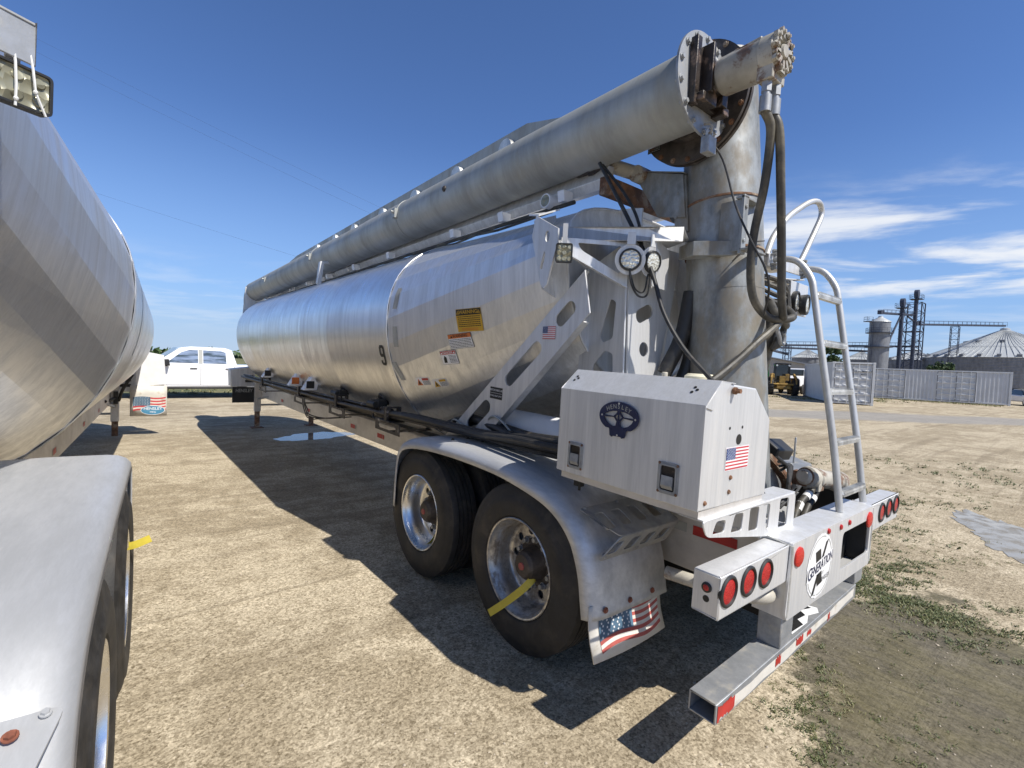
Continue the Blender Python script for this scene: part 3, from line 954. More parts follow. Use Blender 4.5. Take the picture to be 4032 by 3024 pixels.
def build_structure(root, s, full, skip=False):
    """hopper-end steelwork on one side"""
    dz = 0.0 if full or s < 0 else -.09
    if skip:
        build_shelf(root, s, full, dz)
        return None
    g = MB()
    pts = [(1.518, 2.725), (1.304, 2.61), (1.305, 2.52), (1.38, 2.275), (1.405, 2.25), (1.44, 2.28), (1.55, 2.6)]
    g.plate(pts, [circ(1.40, 2.575, 0.022, 14, 0.035), rpoly([(1.43, 2.37), (1.455, 2.38), (1.42, 2.49), (1.41, 2.46)], 0.01)], (s * 1.045, 0, 0), (0, 1, 0), (0, 0, 1), 0.012)
    g.prism([(s * 1.045, 1.50, 2.72), (s * 0.86, 1.50, 2.80), (s * 0.86, 1.62, 2.80), (s * 1.045, 1.60, 2.74)], (0, 0, 0.012))
    g.prism([(s * 1.045, 1.535, 2.70), (s * 0.80, 1.60, 2.80), (s * 0.80, 1.50, 2.2), (s * 1.045, 1.425, 2.25)], (0, 0.01, 0))
    g.build('gusset', 'alu', root, 40)
    # strut: slotted channel that follows the hopper slope
    a, b, c, d = (1.196, 2.366), (2.86, 0.98), (2.34, 0.98), (1.132, 2.10)
    ax = (Vector(b) - Vector(a)).normalized(); nx = Vector((-ax.y, ax.x)) * -1
    def sp(t, w): return tuple(Vector(a) + ax * t + nx * w)
    hol = [slot(sp(0.23, 0.112), sp(0.335, 0.112), 0.048), slot(sp(0.63, 0.122), sp(1.0, 0.122), 0.05), slot(sp(1.36, 0.128), sp(1.62, 0.128), 0.055)]
    if ax.x * nx.y - ax.y * nx.x > 0: pass
    st = MB().plate([a, b, c, d], hol, (s * 0.90, 0, 0), (0, 1, 0), (0, 0, 1), 0.010)
    st.prism([(s * 0.894, *c), (s * 0.894, d[0] + .06, d[1] - .055), (s * 0.84, d[0] + .06, d[1] - .055), (s * 0.84, *c)], (0, 0.008, 0.008))
    st.prism([(s * 0.894, *a), (s * 0.894, *b), (s * 0.84, b[0] + .02, b[1]), (s * 0.84, a[0] + .02, a[1])], (0, 0.006, 0.006))
    st.prism([(s * .895, *a), (s * .895, *d), (s * .645, 1.375, 2.149), (s * .645, 1.447, 2.431)], (0, .006, 0))
    strut = st.build('strut', 'alu', root, 35)
    # column
    cl = MB()
    h1 = rpoly([(1.17, 2.02), (1.24, 1.96), (1.33, 1.72), (1.34, 1.66), (1.20, 1.62), (1.16, 1.66)], 0.02)
    h1 = rpoly([(1.15, 2.20), (1.20, 2.22), (1.27, 1.98), (1.24, 1.93), (1.16, 1.96)], 0.02)
    h2 = rpoly([(1.15, 1.86), (1.22, 1.88), (1.31, 1.78), (1.33, 1.62), (1.13, 1.62)], 0.02)
    cl.plate([(1.03, 1.10), (1.46, 1.10), (1.44, 2.42), (1.10, 2.58)], [h1, h2], (s * 0.635, 0, 0), (0, 1, 0), (0, 0, 1), 0.010)
    U, W = V(s * 1, 0, 0), V(0, 0.06, 1.0).normalized()
    O = V(0, 1.035 - 0.06 * 1.72, 0)
    k = W.z
    hs = [slot((0.505, 2.115 / k), (0.415, 2.155 / k), 0.046), circ(0.46, 1.90 / k, 0.048, 20)]
    cl.plate([(0.63, 1.10 / k), (0.63, 2.60 / k), (0.04, 2.60 / k), (0.31, 1.72 / k), (0.34, 1.10 / k)], hs, O, U, W, 0.010)
    cl.prism([(s * .33, 1.045, 1.1), (s * .31, 1.045, 1.72), (s * .04, 1.10, 2.60), (s * .04, 1.22, 2.60), (s * .31, 1.17, 1.72), (s * .33, 1.17, 1.1)], (s * 0.008, 0, 0))
    cl.tube([(s * 0.637, 1.03, 1.12), (s * 0.637, 1.06, 1.8), (s * 0.637, 1.095, 2.55)], 0.009, 6)
    cl.build('column', 'alu', root, 35)
    build_shelf(root, s, full, dz)
    return strut


def build_shelf(root, s, full, dz):
    # shelf under the mast clamp, with turned-down lip
    sh = MB()
    zh = 2.635 + (dz if not dz else -.025)
    lip = -.075 if not dz else -.105
    P = [V(s * 0.985, 1.365, zh), V(s * 0.49, 0.79, zh), V(s * 0.22, 0.92, zh), V(s * 0.10, 1.18, zh), V(s * 0.84, 1.5, zh)]
    if dz: P[0] = V(s * 1.115, 1.24, zh)
    sh.prism(P, (0, 0, 0.008))
    dd = (P[1] - P[0])
    nn = V(dd.y, -dd.x, 0).normalized() * 0.006
    sh.prism([P[0] + V(0, 0, .008), P[1] + V(0, 0, .008), P[1] + V(0, 0, lip), P[0] + V(0, 0, lip)], -nn if s < 0 else nn)
    shelf = sh.build('shelf', 'galv' if dz else 'alu', root, 35, bevel=0.003)  # darker galv on the lowered shelf stands in for its shaded face
    bl = MB()
    for x, y in ((.76, 1.24), (.70, 1.20), (.72, 1.30), (.55, 1.05)): bl.bolt((s * x, y, zh), (0, 0, -1), 0.014, 0.03)
    bl.build('shelf_bolt', 'galv', shelf)
    if full: pass
    br = MB()
    T = [V(s * 1.02, 1.30, 2.50), V(s * 0.66, 1.06, 2.30), V(s * 0.66, 1.06, 2.55)]
    Uv = (T[1] - T[0]); L = math.hypot(Uv.x, Uv.y); Uh = V(Uv.x, Uv.y, 0) / L
    br.plate([(0, 2.56), (0, 2.48), (L, 2.28), (L, 2.56)], [rpoly([(0.10, 2.535), (0.13, 2.49), (L - .05, 2.36), (L - .05, 2.535)], 0.02)], V(T[0].x, T[0].y, 0), Uh, (0, 0, 1), 0.008)
    br.bar(T[0] + V(0, 0, -.02), T[1] + V(0, 0, -.02), 0.04, 0.008)
    if not dz: br.build('shelf_brace', 'alu', root)
    # work lamps
    if full:
        for (x, y, z, nrm) in ((-0.735, 0.985, 2.435, V(-.75, -.65, -.08)), (-0.60, 0.92, 2.435, V(-.10, -.98, -.12))):
            nrm.normalize()
            u, w = frame_from(nrm)
            lb = MB().lathe([(-0.05, 0.05), (-0.045, 0.066), (0.0, 0.068), (0.012, 0.066), (0.014, 0.058), (0.006, 0.055)], (x, y, z), nrm, 32)
            lamp = lb.build('work_lamp', 'black', root)
            ln = MB().lathe([(0.006, 0.056), (0.012, 0.035), (0.014, 0.0)], (x, y, z), nrm, 28)
            ln.build('lens', 'lens', lamp)
            bk = MB().plate(circ(0, 0, 0.092, 30), [circ(0, 0, 0.069, 30)], V(x, y, z) - nrm * 0.012, u, w, 0.005)
            bk.bar(V(x, y, z) + V(0, 0, .09), V(x, y, 2.60), 0.05, 0.006, nrm)
            bk.build('lamp_bracket', 'alu', lamp)
        mb = MB().plate(rpoly([(-.10, -.13), (.14, -.13), (.14, .13), (-.10, .16)], .02), [], (-0.50, 0.94, 2.42), (.97, .2, 0), (0, 0, 1), 0.006)
        mb.build('lamp_plate', 'alu', root)
        cb = MB()
        cb.tube([(-.74, .98, 2.38), (-.73, .97, 2.29), (-.68, .95, 2.22), (-.62, .93, 2.23), (-.60, .93, 2.33), (-.60, .94, 2.38)], 0.006, 8, smooth=6)
        cb.tube([(-.735, .985, 2.37), (-.70, .96, 2.26), (-.64, .94, 2.25), (-.61, .94, 2.36)], 0.005, 8, smooth=6)
        cb.build('lamp_cable', 'hose', root)
    # square lamp below the shelf corner
    c = V(s * 1.035, 1.255, 2.455) if not dz else V(s * 1.075, 1.24, 2.445)
    nrm = V(s * .72, -.69, -.05).normalized() if full else V(s * .55, -.83, -.05).normalized()
    u = nrm.cross(V(0, 0, 1)).normalized() * -1; w = u.cross(nrm) * -1
    if w.z < 0: w = -w
    hw, hh = (0.052, 0.058) if full else (0.074, 0.054)
    lb = MB().plate(rrect(-hw, -hh, hw, hh, .015), [rrect(-hw + .007, -hh + .007, hw - .007, hh - .007, .01)], c, u, w, 0.03)
    lb.obox(c - nrm * 0.02, u * (hw - .004), w * (hh - .004), nrm * 0.012)
    lamp = lb.build('square_lamp', 'black', root, 30, bevel=0.002)
    ln = MB().plate(rrect(-hw + .006, -hh + .006, hw - .006, hh - .006, .01), [], c + nrm * 0.004, u, w, 0.006)
    for i in range(3):
        for j in range(3 if full else 2):
            q = c + u * (hw * (i - 1) * .62) + w * (hh * ((j - 1) * .62 if full else (j - .5) * .9)) + nrm * .008
            ln.lathe([(0, .014), (.004, .011), (.005, 0)], q, nrm, 14)
    ln.build('lens', 'lensdust', lamp, 30)
    MB().bar(c + w * hh - nrm * .02, V(c.x, c.y, zh), 0.03, 0.008, nrm).build('lamp_bracket', 'alu', lamp)
    if not full:
        zt = MB()
        for k, (uu, lean) in enumerate(((-.012, .002), (.02, .006))):
            p = [c + u * uu + w * (hh + .05) + nrm * .012, c + u * (uu + lean) + w * hh + nrm * .02, c + u * (uu + lean * 2) - w * hh * .1 + nrm * .022, c + u * (uu + lean * (2 if k == 0 else 6)) - w * (hh + .004) + nrm * .02]
            zt.tube(p, 0.0032, 6)
            zt.ball(c + u * (uu + lean * 2) - w * hh * (.1 if k else .75) + nrm * .022, .006, 8)
        zt.build('zip_tie', 'zip', lamp)


def build_bumper(root, full):
    mb = MB()
    holes = [rrect(0.085, 0.685, 0.585, 0.905, .035)]
    mb.plate(rpoly([(-.62, .60), (.62, .60), (.645, .64), (.62, .985), (-.62, .985), (-.645, .64)], .012), holes, (0, -0.012, 0), (1, 0, 0), (0, 0, 1), 0.012)
    mb.box(-.62, -.006, .975, .62, .150, .985)
    mb.box(-.62, -.006, .600, .62, .150, .612)
    mb.box(-.62, -.006, .612, -.608, .150, .975); mb.box(.608, -.006, .612, .62, .150, .975)
    mb.prism([(.10, .01, .64), (.40, .01, .64), (.40, .13, .64), (.10, .13, .64)], (0, 0, .008))
    bump = mb.build('bumper', 'alu', root, 35, bevel=0.004)
    MB().box(-.605, .10, .614, .605, .148, .973).box(.59, .004, .614, .606, .10, .973).box(.06, .004, .614, .078, .10, .973).build('bumper_shade', 'black', bump)  # black sheets added behind the window to stand in for inner shade
    wd = MB()
    for x in (-.622, .622): wd.tube([(x, -.018, .62), (x, -.018, .97), (x, 0.10, .985)], .006, 6)
    wd.build('weld_seam', 'weld', bump)
    for s in (-1, 1):
        lb = MB()
        x0, x1 = sorted((s * .624, s * 1.27))
        lb.plate([(x0, .795), (x1, .795), (x1, .972), (x0, .972)], [circ(s * q, .90 if q > 1 else .895, .058, 28) for q in (1.205, 1.035, .87)], (0, 0.0, 0), (1, 0, 0), (0, 0, 1), .006)
        lb.box(x0, .003, .966, x1, .115, .972); lb.box(x0, .003, .795, x1, .115, .801); lb.box(x0, .109, .801, x1, .115, .966)
        e0, e1 = (x0, x0 + .006) if s < 0 else (x1 - .006, x1)
        lb.box(e0, .003, .801, e1, .109, .966)
        bar = lb.build('light_bar', 'alu', root, 35, bevel=0.003)
        for q in (1.205, 1.035, .87):
            z = .90 if q > 1 else .895
            tl = MB().lathe([(-.01, .068), (.006, .067), (.010, .062), (.010, .056), (.002, .053)], (s * q, -.003, z), (0, -1, 0), 36).build('tail_light', 'black', root)
            MB().lathe([(.002, .054), (.006, .04), (.008, 0)], (s * q, -.003, z), (0, -1, 0), 32).build('lens', 'redlens', tl)
        mk = MB().lathe([(0, .022), (.006, .021), (.008, .016)], (s * 1.27, .055, .91), (s, 0, 0), 20).build('marker_light', 'black', root)
        MB().lathe([(.006, .016), (.010, .010), (.011, 0)], (s * 1.27, .055, .91), (s, 0, 0), 16).build('lens', 'redlens', mk)
        MB().cyl((s * 1.27, .055, .862), (s * 1.2712, .055, .862), .014, n=16).build('plug_hole', 'ink', bar)
        MB().lathe([(0, .050), (.008, .049), (.012, .040), (.013, 0)], (s * .545, -.018, .905), (0, -1, 0), 32).build('reflector', 'reflector', bump)
    for x, z in ((-.16, .962), (.03, .950), (.17, .952)):
        MB().lathe([(0, .016), (.008, .014), (.011, .006), (.011, 0)], (x, -.018, z), (0, -1, 0), 16).build('marker_light', 'redlens', bump)
    # round badge
    d = Decal((-.245, -.018, .792), (1, 0, 0), (0, 0, 1))
    rnd = random.Random(5)
    d.poly([(.175 * (1 + .022 * rnd.uniform(-1, 1)) * math.cos(a * math.pi / 30), .172 * (1 + .022 * rnd.uniform(-1, 1)) * math.sin(a * math.pi / 30)) for a in range(60)], 0, 0)
    for i in range(46):
        if i in (7, 8, 20, 21, 22, 33): continue
        a0, a1 = i * math.pi / 23, (i + .96) * math.pi / 23
        d.poly([(.163 * math.cos(a0), .160 * math.sin(a0)), (.163 * math.cos(a1), .160 * math.sin(a1)), (.158 * math.cos(a1), .155 * math.sin(a1)), (.158 * math.cos(a0), .155 * math.sin(a0))], 3, 1)
    d.poly([(-.075, .085), (-.008, .095), (.045, -.10), (-.02, -.11)], 2, 1)
    d.poly([(.062, .118), (.095, .128), (-.06, -.140), (-.095, -.150)], 2, 1)
    d.poly([(-.172, -.062), (.155, -.010), (.165, .062), (-.165, .012)], 0, 2)
    d.text("G", -.142, -.022, .092, 1, 3, .014, .2, .80, .15)
    d.text("ENERATION", .022, .004, .072, 1, 3, .014, .2, .74, .15)
    d.text("by".upper(), .05, -.045, .026, 3, 3, .0, 0, 1, .1)
    d.text("HENSLEY", .075, -.080, .034, 2, 3, .0, 0, 1.0, .1)
    d.build('badge', ['white', 'navy', 'ink', 'greytape'], bump)
    # rear under-run bar
    ub = MB()
    A0, A1 = V(-1.215, 0, .325), V(.49, 0, .405)
    H, D_ = .088, .125
    for (y0, y1, z0, z1) in ((0, .007, 0, H), (D_ - .007, D_, 0, H), (.007, D_ - .007, 0, .007), (.007, D_ - .007, H - .007, H)):
        vs = [A0 + V(0, y, z) for y, z in ((y0, z0), (y1, z0), (y1, z1), (y0, z1))] + [A1 + V(0, y, z) for y, z in ((y0, z0), (y1, z0), (y1, z1), (y0, z1))]
        ub.add(vs, [(3, 2, 1, 0), (4, 5, 6, 7)] + [(i, (i + 1) % 4, 4 + (i + 1) % 4, 4 + i) for i in range(4)])
    ub_o = ub.build('underrun_bar', 'galv', root, 35, bevel=0.0025)
    tp = Decal((0, 0, 0), (1, 0, 0), (0, 0, 1), lift=.001)
    tp.O = V(0, 0, 0)
    def zb(x): return .325 + (x + 1.215) * .0469
    rnd = random.Random(11)
    def scrap(x0, x1, f0, f1, mi, layer):
        n_ = 12
        top = [(x0 + (x1 - x0) * i / n_, zb(x0 + (x1 - x0) * i / n_) + H * (f1 - rnd.uniform(0, .22))) for i in range(n_ + 1)]
        bot = [(x0 + (x1 - x0) * i / n_, zb(x0 + (x1 - x0) * i / n_) + H * (f0 + rnd.uniform(0, .22))) for i in range(n_, -1, -1)]
        tp.poly(top + bot, mi, layer)
    scrap(-1.19, .45, .08, .86, 0, 0)
    scrap(-1.205, -1.06, .05, .95, 1, 1); scrap(-.66, -.60, .2, .85, 1, 1); scrap(-.42, -.33, .25, .9, 1, 1); scrap(-.28, -.22, .3, .8, 1, 1); scrap(.02, .05, .1, .7, 1, 1)
    tp.build('reflective_tape', ['whitedirty', 'red'], ub_o)
    st = Decal((-.22, .06, .325 + H + .047), (.999, 0, .0469), (0, 1, 0), lift=.001)
    st.poly([(-.20, -.04), (-.02, -.045), (.06, -.02), (.14, -.045), (.19, -.02), (.17, .045), (.0, .05), (-.18, .04)], 0, 0)
    st.poly([(-.19, -.03), (-.06, -.04), (-.03, 0), (.05, -.01), (.08, .03), (.16, .0), (.165, .04), (-.16, .035)], 1, 1)
    st.build('torn_sticker', ['white', 'ink'], ub_o)
    for s in (-1, 1):
        z0 = .325 + (s * .54 + 1.215) * .0469 + H
        ps = MB()
        ps.prism([(s * .61, 0.004, z0 - .005), (s * .47, 0.004, z0 - .005), (s * .47, .12, z0 - .005), (s * .61, .12, z0 - .005)], (0, .0, .60 - z0 + .003))
        ps.build('bumper_post', 'galv', root, 35, bevel=0.006)
    ex = MB().tube([(-.86, .5, .70), (-.80, .25, .70), (-.72, .10, .70), (-.66, .06, .705), (-.62, .09, .715), (-.60, .16, .72)], .034, 14, smooth=5)
    ex.build('vent_pipe', 'motor', root)
    return bump


def build_trailer(root, full):
    tank, cone, bvt, bvh = build_tank(root, full)
    # frame
    for s in (-1, 1):
        mb = MB()
        def rail(y0, zb0, zt0, y1, zb1, zt1):
            vs = [(s * .55, y0, zb0), (s * .45, y0, zb0), (s * .45, y0, zt0), (s * .55, y0, zt0), (s * .55, y1, zb1), (s * .45, y1, zb1), (s * .45, y1, zt1), (s * .55, y1, zt1)]
            mb.add(vs, [(0, 1, 2, 3), (7, 6, 5, 4), (0, 4, 5, 1), (1, 5, 6, 2), (2, 6, 7, 3), (3, 7, 4, 0)])
        rail(.12 if s < 0 or not full else 1.06, .62, .965, 3.05, .60, .90)
        rail(3.05, .60, .87, 12.4, .485, .77)
        fr = mb.build('frame_rail', 'rail', root, 35, bevel=0.01)
        tp = Decal((s * .552, 0, 0), (0, s, 0), (0, 0, 1))
        for y in (4.84, 5.78, 7.9, 9.7):
            z = .71 + zs(y)
            tp.rect(s * y - .16, z - .028, s * y, z + .028, 0); tp.rect(s * y + .006, z - .028, s * y + .05, z + .028, 1 if y > 5 else 0)
        if s < 0 or not full: tp.rect(s * .28 - (.0 if s > 0 else .26), .835, s * .28 + (.26 if s > 0 else 0), .89, 0); 
        if s < 0 or not full: tp.rect(s * .64 - .06, .835, s * .64 + .06, .89, 1)
        tp.build('reflective_tape', ['red', 'greytape'], fr)
    cr = MB()
    for y in (3.2, 5.0, 7.4, 9.6, 11.9): cr.box(-.45, y - .05, .60 + zs(y), .45, y + .05, .80 + zs(y))
    for y in (1.28, 2.534): cr.cyl((-.9, y, .5), (.9, y, .5), .065, n=16)
    cr.box(-.3, 3.0, .62, .3, 11.5, .86)
    cr.build('cross_member', 'galv', root)
    # landing legs
    for s in (-1, 1):
        x = s * .62
        lg = MB().box(x - .065, 11.70, .15, x + .065, 11.83, .95)
        leg = lg.build('landing_leg', 'rail', root, 35, bevel=0.006)
        ft = MB().box(x - .05, 11.715, -.235, x + .05, 11.815, .15)
        ft.box(x - .13, 11.64, -.247, x + .13, 11.89, -.225)
        ft.build('foot', 'rust', leg, bevel=0.004)
    MB().bar((-.6, 11.76, .30), (.6, 11.76, .30), .04, .04).bar((.62, 11.7, .45), (.5, 10.7, .62), .04, .04).bar((-.62, 11.7, .45), (-.5, 10.7, .62), .04, .04).build('leg_brace', 'galv', root)
    # wheels, fenders, flaps
    for s in (-1, 1):
        for y, z, mt in ((1.28, .515, 'dustrim'), (2.534, .495, 'rim')): place_wheel(root, s, y, z, mt if full else 'rim', nuts_seen=(s < 0) == full)
        build_fender(root, s, full)
        fl = MB()
        rows = [[V(s * x, .652 - .06 * ((.53 - z) / .25) ** 2 * (1.0 if z < .53 else 0) - .018 * math.sin((x - .68) * 5) * (.62 - z) * 3, z) for x in (.68, .78, .88, .98, 1.08, 1.18, 1.29)] for z in (.56, .51, .45, .38, .29)]
        fl.grid(rows)
        flap = fl.build('mud_flap', 'whitedirty', root, 60, solid=0.008, fix=False)
        fb = BVHTree.FromPolygons([v.co for v in flap.data.vertices], [tuple(p.vertices) for p in flap.data.polygons])
        d = Decal((s * .985, .40, .40), (1, 0, 0), (0, 0, 1), lift=.006)
        d.drop = BVHTree.FromPolygons([Vector(v.co) for v in flap.data.vertices], [tuple(p.vertices) for p in flap.data.polygons])
        d.O = V(s * .985, .60, .40)
        wavy_flag(d, -.24, .27, -.085, .075, (1, 0, 2, 3))
        d.build('flag_print', ['whitedirty', 'fadered', 'fadeblue', 'white'], flap)
        bl = MB()
        for x in (1.20, 1.0, .80): bl.bolt((s * x, .617, .535), (0, -1, 0), .012, .01)
        bl.build('flap_bolt', 'copper', flap)
    strut = None
    for s in (-1, 1):
        q = build_structure(root, s, full and s < 0, not full)
        if s < 0: strut = q
    build_bumper(root, full)
    # roof trough, lid panel
    for s in (-1, 1):
        mb = MB()
        def tr(y): return 3.0 + zs(y) * 1.4
        vs = []
        for y in (1.45, 12.0):
            z = tr(y)
            vs += [V(s * .40, y, z + .0), V(s * .46, y, z), V(s * .50, y, z + .06), V(s * .46, y, z + .16), V(s * .40, y, z + .16)]
        mb.add(vs, [(4, 3, 2, 1, 0), (5, 6, 7, 8, 9)] + [(i, (i + 1) % 5, 5 + (i + 1) % 5, 5 + i) for i in range(5)])
        ro = mb.build('roof_rail', 'alu', root, 35, bevel=0.004)
        tb = MB()
        for y in (1.75, 2.5, 3.3, 4.8, 5.95, 7.1, 7.5, 8.2, 9.3, 10.4, 11.3):
            z = tr(y) - .02
            tb.prism([(s * .50, y, z + .05), (s * .60, y, z + .05), (s * .585, y, z - .03), (s * .50, y, z - .03)], (0, .07, 0))
        tb.build('roof_tab', 'white', ro, bevel=0.004)
        pp = MB()
        pp.tube([(s * .53, y, tr(y) - .06) for y in (1.7, 3, 5, 7, 9, 11.5)], .017, 8)
        pp.tube([(s * .56, y, tr(y) - .10 + .012 * math.sin(y * 7)) for y in [1.9 + i * .35 for i in range(27)]], .011, 6)
        pp.build('roof_pipe', 'hosedust', ro)
    rs = MB().box(-.50, 1.42, 2.985, .50, 1.49, 3.11)
    rs.build('rear_crossbeam', 'rust', root, bevel=0.004)
    return tank, cone, bvt, bvh, strut


trailer = empty('feed_trailer', (0, 1.27958, 0), (PITCH, 0, 0))
tag(trailer, 'silver feed trailer with the long auger boom and rear ladder, wheels in shade', 'trailer', 'bulk feed trailers parked side by side')
# local coordinates are measured from the rear bumper; the origin of the root stands under the rear axle
inner = None
tank, cone, bvt, bvh, strut = build_trailer(trailer, True)

# ---------------------------------------------------------------- what only the near trailer shows: decals
def surf(bv, y, z, s=-1):
    h = bv.ray_cast(V(s * 3, y, z), V(-s, 0, 0))
    if h[0] is None: h = bv.find_nearest(V(s * 1.0, y, z))
    return h[0], h[1]


def side_decal(bv, y, z, s=-1):
    p, nrm = surf(bv, y, z, s)
    if nrm.x * s < 0: nrm = -nrm
    u = V(0, s, 0)
    u = (u - nrm * u.dot(nrm)).normalized()
    v = nrm.cross(u).normalized()
    return Decal(p, u, v, bv, .003)


d = side_decal(bvt, 3.467, 1.742)
K9 = lambda L: [(u * .62, v * .58) for u, v in L]
d.poly(K9([(-.085, .13), (-.05, .17), (.05, .17), (.085, .13), (.085, -.135), (.05, -.17), (-.045, -.17), (-.08, -.135), (-.08, -.085), (-.032, -.085), (-.032, -.112), (-.022, -.124), (.024, -.124), (.035, -.112), (.035, -.025), (-.05, -.025), (-.085, .015)]), 0, 0,
       [K9([(-.035, .04), (-.022, .026), (.035, .026), (.035, .108), (.024, .122), (-.022, .122), (-.035, .108)])])
d.build('number_nine', ['ink'], tank)
d = side_decal(bvh, 2.272, 2.069)
d.rect(-.135, -.09, .135, .09, 0, 0); d.rect(-.132, .04, .132, .087, 1, 1)
d.text('WARNING', 0, .063, .040, 0, 2, .015, 0, 1.05)
for u in (-.112, .112):
    d.poly([(u - .016, .050), (u + .016, .050), (u, .078)], 0, 2); d.poly([(u - .003, .053), (u + .003, .053), (u + .003, .068), (u - .003, .068)], 1, 3)
d.lines(-.118, .118, -.055, .036, 6, .006, 1, 1, 2); d.lines(-.09, .09, -.082, -.06, 2, .005, 2, 1, 9)
d.build('warning_label', ['yellowlabel', 'ink', 'orange'], cone)
d = side_decal(bvh, 2.402, 1.904)
d.rect(-.13, -.062, .13, .062, 2, 0); d.rect(-.127, -.059, .127, .059, 0, 1); d.rect(-.127, .026, .127, .059, 1, 2); d.text('WARNING', .01, .043, .034, 2, 3, .015)
d.poly([(-.10, .032), (-.075, .032), (-.0875, .054)], 2, 3)
d.lines(-.12, .12, -.055, .022, 6, .005, 2, 2, 3)
d.build('warning_label', ['white', 'orange', 'ink'], cone)
d = side_decal(bvh, 2.576, 1.766)
d.rect(-.092, -.062, .092, .062, 2, 0); d.rect(-.09, -.06, .09, .06, 0, 0.5); d.rect(-.086, .028, .086, .057, 1, 1); d.text('DANGER', 0, .042, .028, 0, 2, .012)
for u in (-.07, .07): d.poly([(u - .010, .033), (u + .010, .033), (u, .052)], 0, 2)
d.lines(-.0, .08, -.05, .022, 6, .005, 2, 1, 4)
d.poly([(-.07, -.045), (-.035, -.045), (-.03, 0), (-.05, .02), (-.065, -.01)], 2, 1)
d.build('danger_label', ['white', 'red', 'ink'], cone)
for y, z, k in ((2.988, 1.53, 0), (2.80, 1.534, 1)):
    d = side_decal(bvh, y, z)
    d.rect(-.085, -.04, .085, .04, 0, 0)
    d.poly([(-.08, -.035), (-.01, -.035), (-.045, .033)], 1, 1); d.poly([(-.055, -.025), (-.035, -.025), (-.04, .008), (-.05, .008)], 3, 2)
    d.rect(0, .012, .08, .035, 2, 1)
    d.lines(.002, .08, -.035, .008, 4, .005, 3, 1, 5 + k)
    d.build('hazard_label', ['white', 'orange' if k == 0 else 'yellowlabel', 'red' if k == 0 else 'yellowlabel', 'ink'], cone)
for y, z, h, tilt in ((3.186, 2.265, .095, .16), (3.188, 1.92, .092, .0), (3.245, 1.605, .092, -.24)):
    d = side_decal(bvh, y, z)
    d.poly([(-.03 + tilt * h, h), (.03 + tilt * h, h), (.03 - tilt * h, -h), (-.03 - tilt * h, -h)], 0, 0)
    d.mb.f = d.mb.f
    d.build('tape_patch', ['greytape'], cone)
# flag and black label on the strut
d = Decal((-.905, 1.483, 1.977), (0, -1, .0), (0, 0, 1))
flag(d, .125, .085, 0, 1, 2, 1); d.build('flag_decal', ['flagred', 'white', 'flagblue'], strut)
d = Decal((-.905, 2.035, 1.516), (0, -1, -.03), (0, -.03, 1))
d.rect(-.078, -.045, .078, .045, 0, 0); d.rect(-.072, -.001, .072, .001, 1, 1)
d.text('MERITOR WABCO ABS', 0, .022, .021, 1, 1, .012, 0, .76); d.text('WITH ROLL STABILITY SUPPORT', 0, -.022, .017, 1, 1, .006, 0, .60)
d.build('system_label', ['ink', 'white'], strut)

# ---------------------------------------------------------------- tool box
BX = [(-1.27, 1.20), (-1.27, 1.648), (-1.158, 1.748), (-.828, 1.722), (-.655, 1.570), (-.64, 1.192)]
mb = MB().prism([(x, .125, z) for x, z in BX], (0, .83, 0))
box = mb.build('tool_box', 'alu', trailer, 30, bevel=0.008, seg=3)
lid = MB()
lid.prism([(-1.2745, .119, 1.642), (-1.158, .119, 1.754), (-1.07, .119, 1.748), (-1.215, .119, 1.628)], (0, .005, 0))
lid.prism([(-1.2755, .119, 1.205), (-1.2755, .119, 1.650), (-1.2715, .119, 1.650), (-1.2715, .119, 1.205)], (0, .842, 0))
lid.prism([(-1.2755, .119, 1.650), (-1.159, .119, 1.7545), (-1.04, .119, 1.745), (-1.04, .119, 1.7405), (-1.158, .119, 1.750), (-1.2715, .119, 1.6485)], (0, .842, 0))
lid.build('lid', 'alu', box, 30, bevel=0.002)
MB().box(-1.25, .13, 1.165, -.66, .945, 1.197).build('base_tray', 'rail', box)
hb = MB().bolt((-1.05, .119, 1.712), (0, -1, .0), .012, .03)
for x, z in ((-1.01, 1.32), (-1.015, 1.255), (-1.215, 1.232)): hb.bolt((x, .124, z), (0, -1, 0), .008, .007)
hb.build('box_bolt', 'rust', box)
hl = MB().cyl((-.96, .1245, 1.49), (-.96, .1235, 1.49), .024, n=24)
for x, z in ((-1.05, 1.545), (-.935, 1.545)): hl.cyl((x, .1245, z), (x, .1235, z), .007, n=12)
hl.build('drilled_hole', 'ink', box)
lh = MB()
for y0 in (.90, .20):
    for dy, dz_ in ((0, 0), (.018, -.018), (.016, .016)):
        yy, zz = y0 + dy, 1.705 + dz_ * .6
        xx = -1.2715 + (zz - 1.6485) / (1.75 - 1.6485) * .1135
        n_ = V(-.105, 0, .1165).normalized()
        lh.cyl(V(xx, yy, zz) + n_ * .003, V(xx, yy, zz) + n_ * .0062, .007, n=10)
lh.build('lid_rivet', 'ink', box)
d = Decal((-.963, .1245, 1.406), (1, 0, 0), (0, 0, 1), lift=.001)
flag(d, .205, .098, 0, 1, 2, 1, .004); d.build('flag_decal', ['flagred', 'white', 'flagblue'], box)
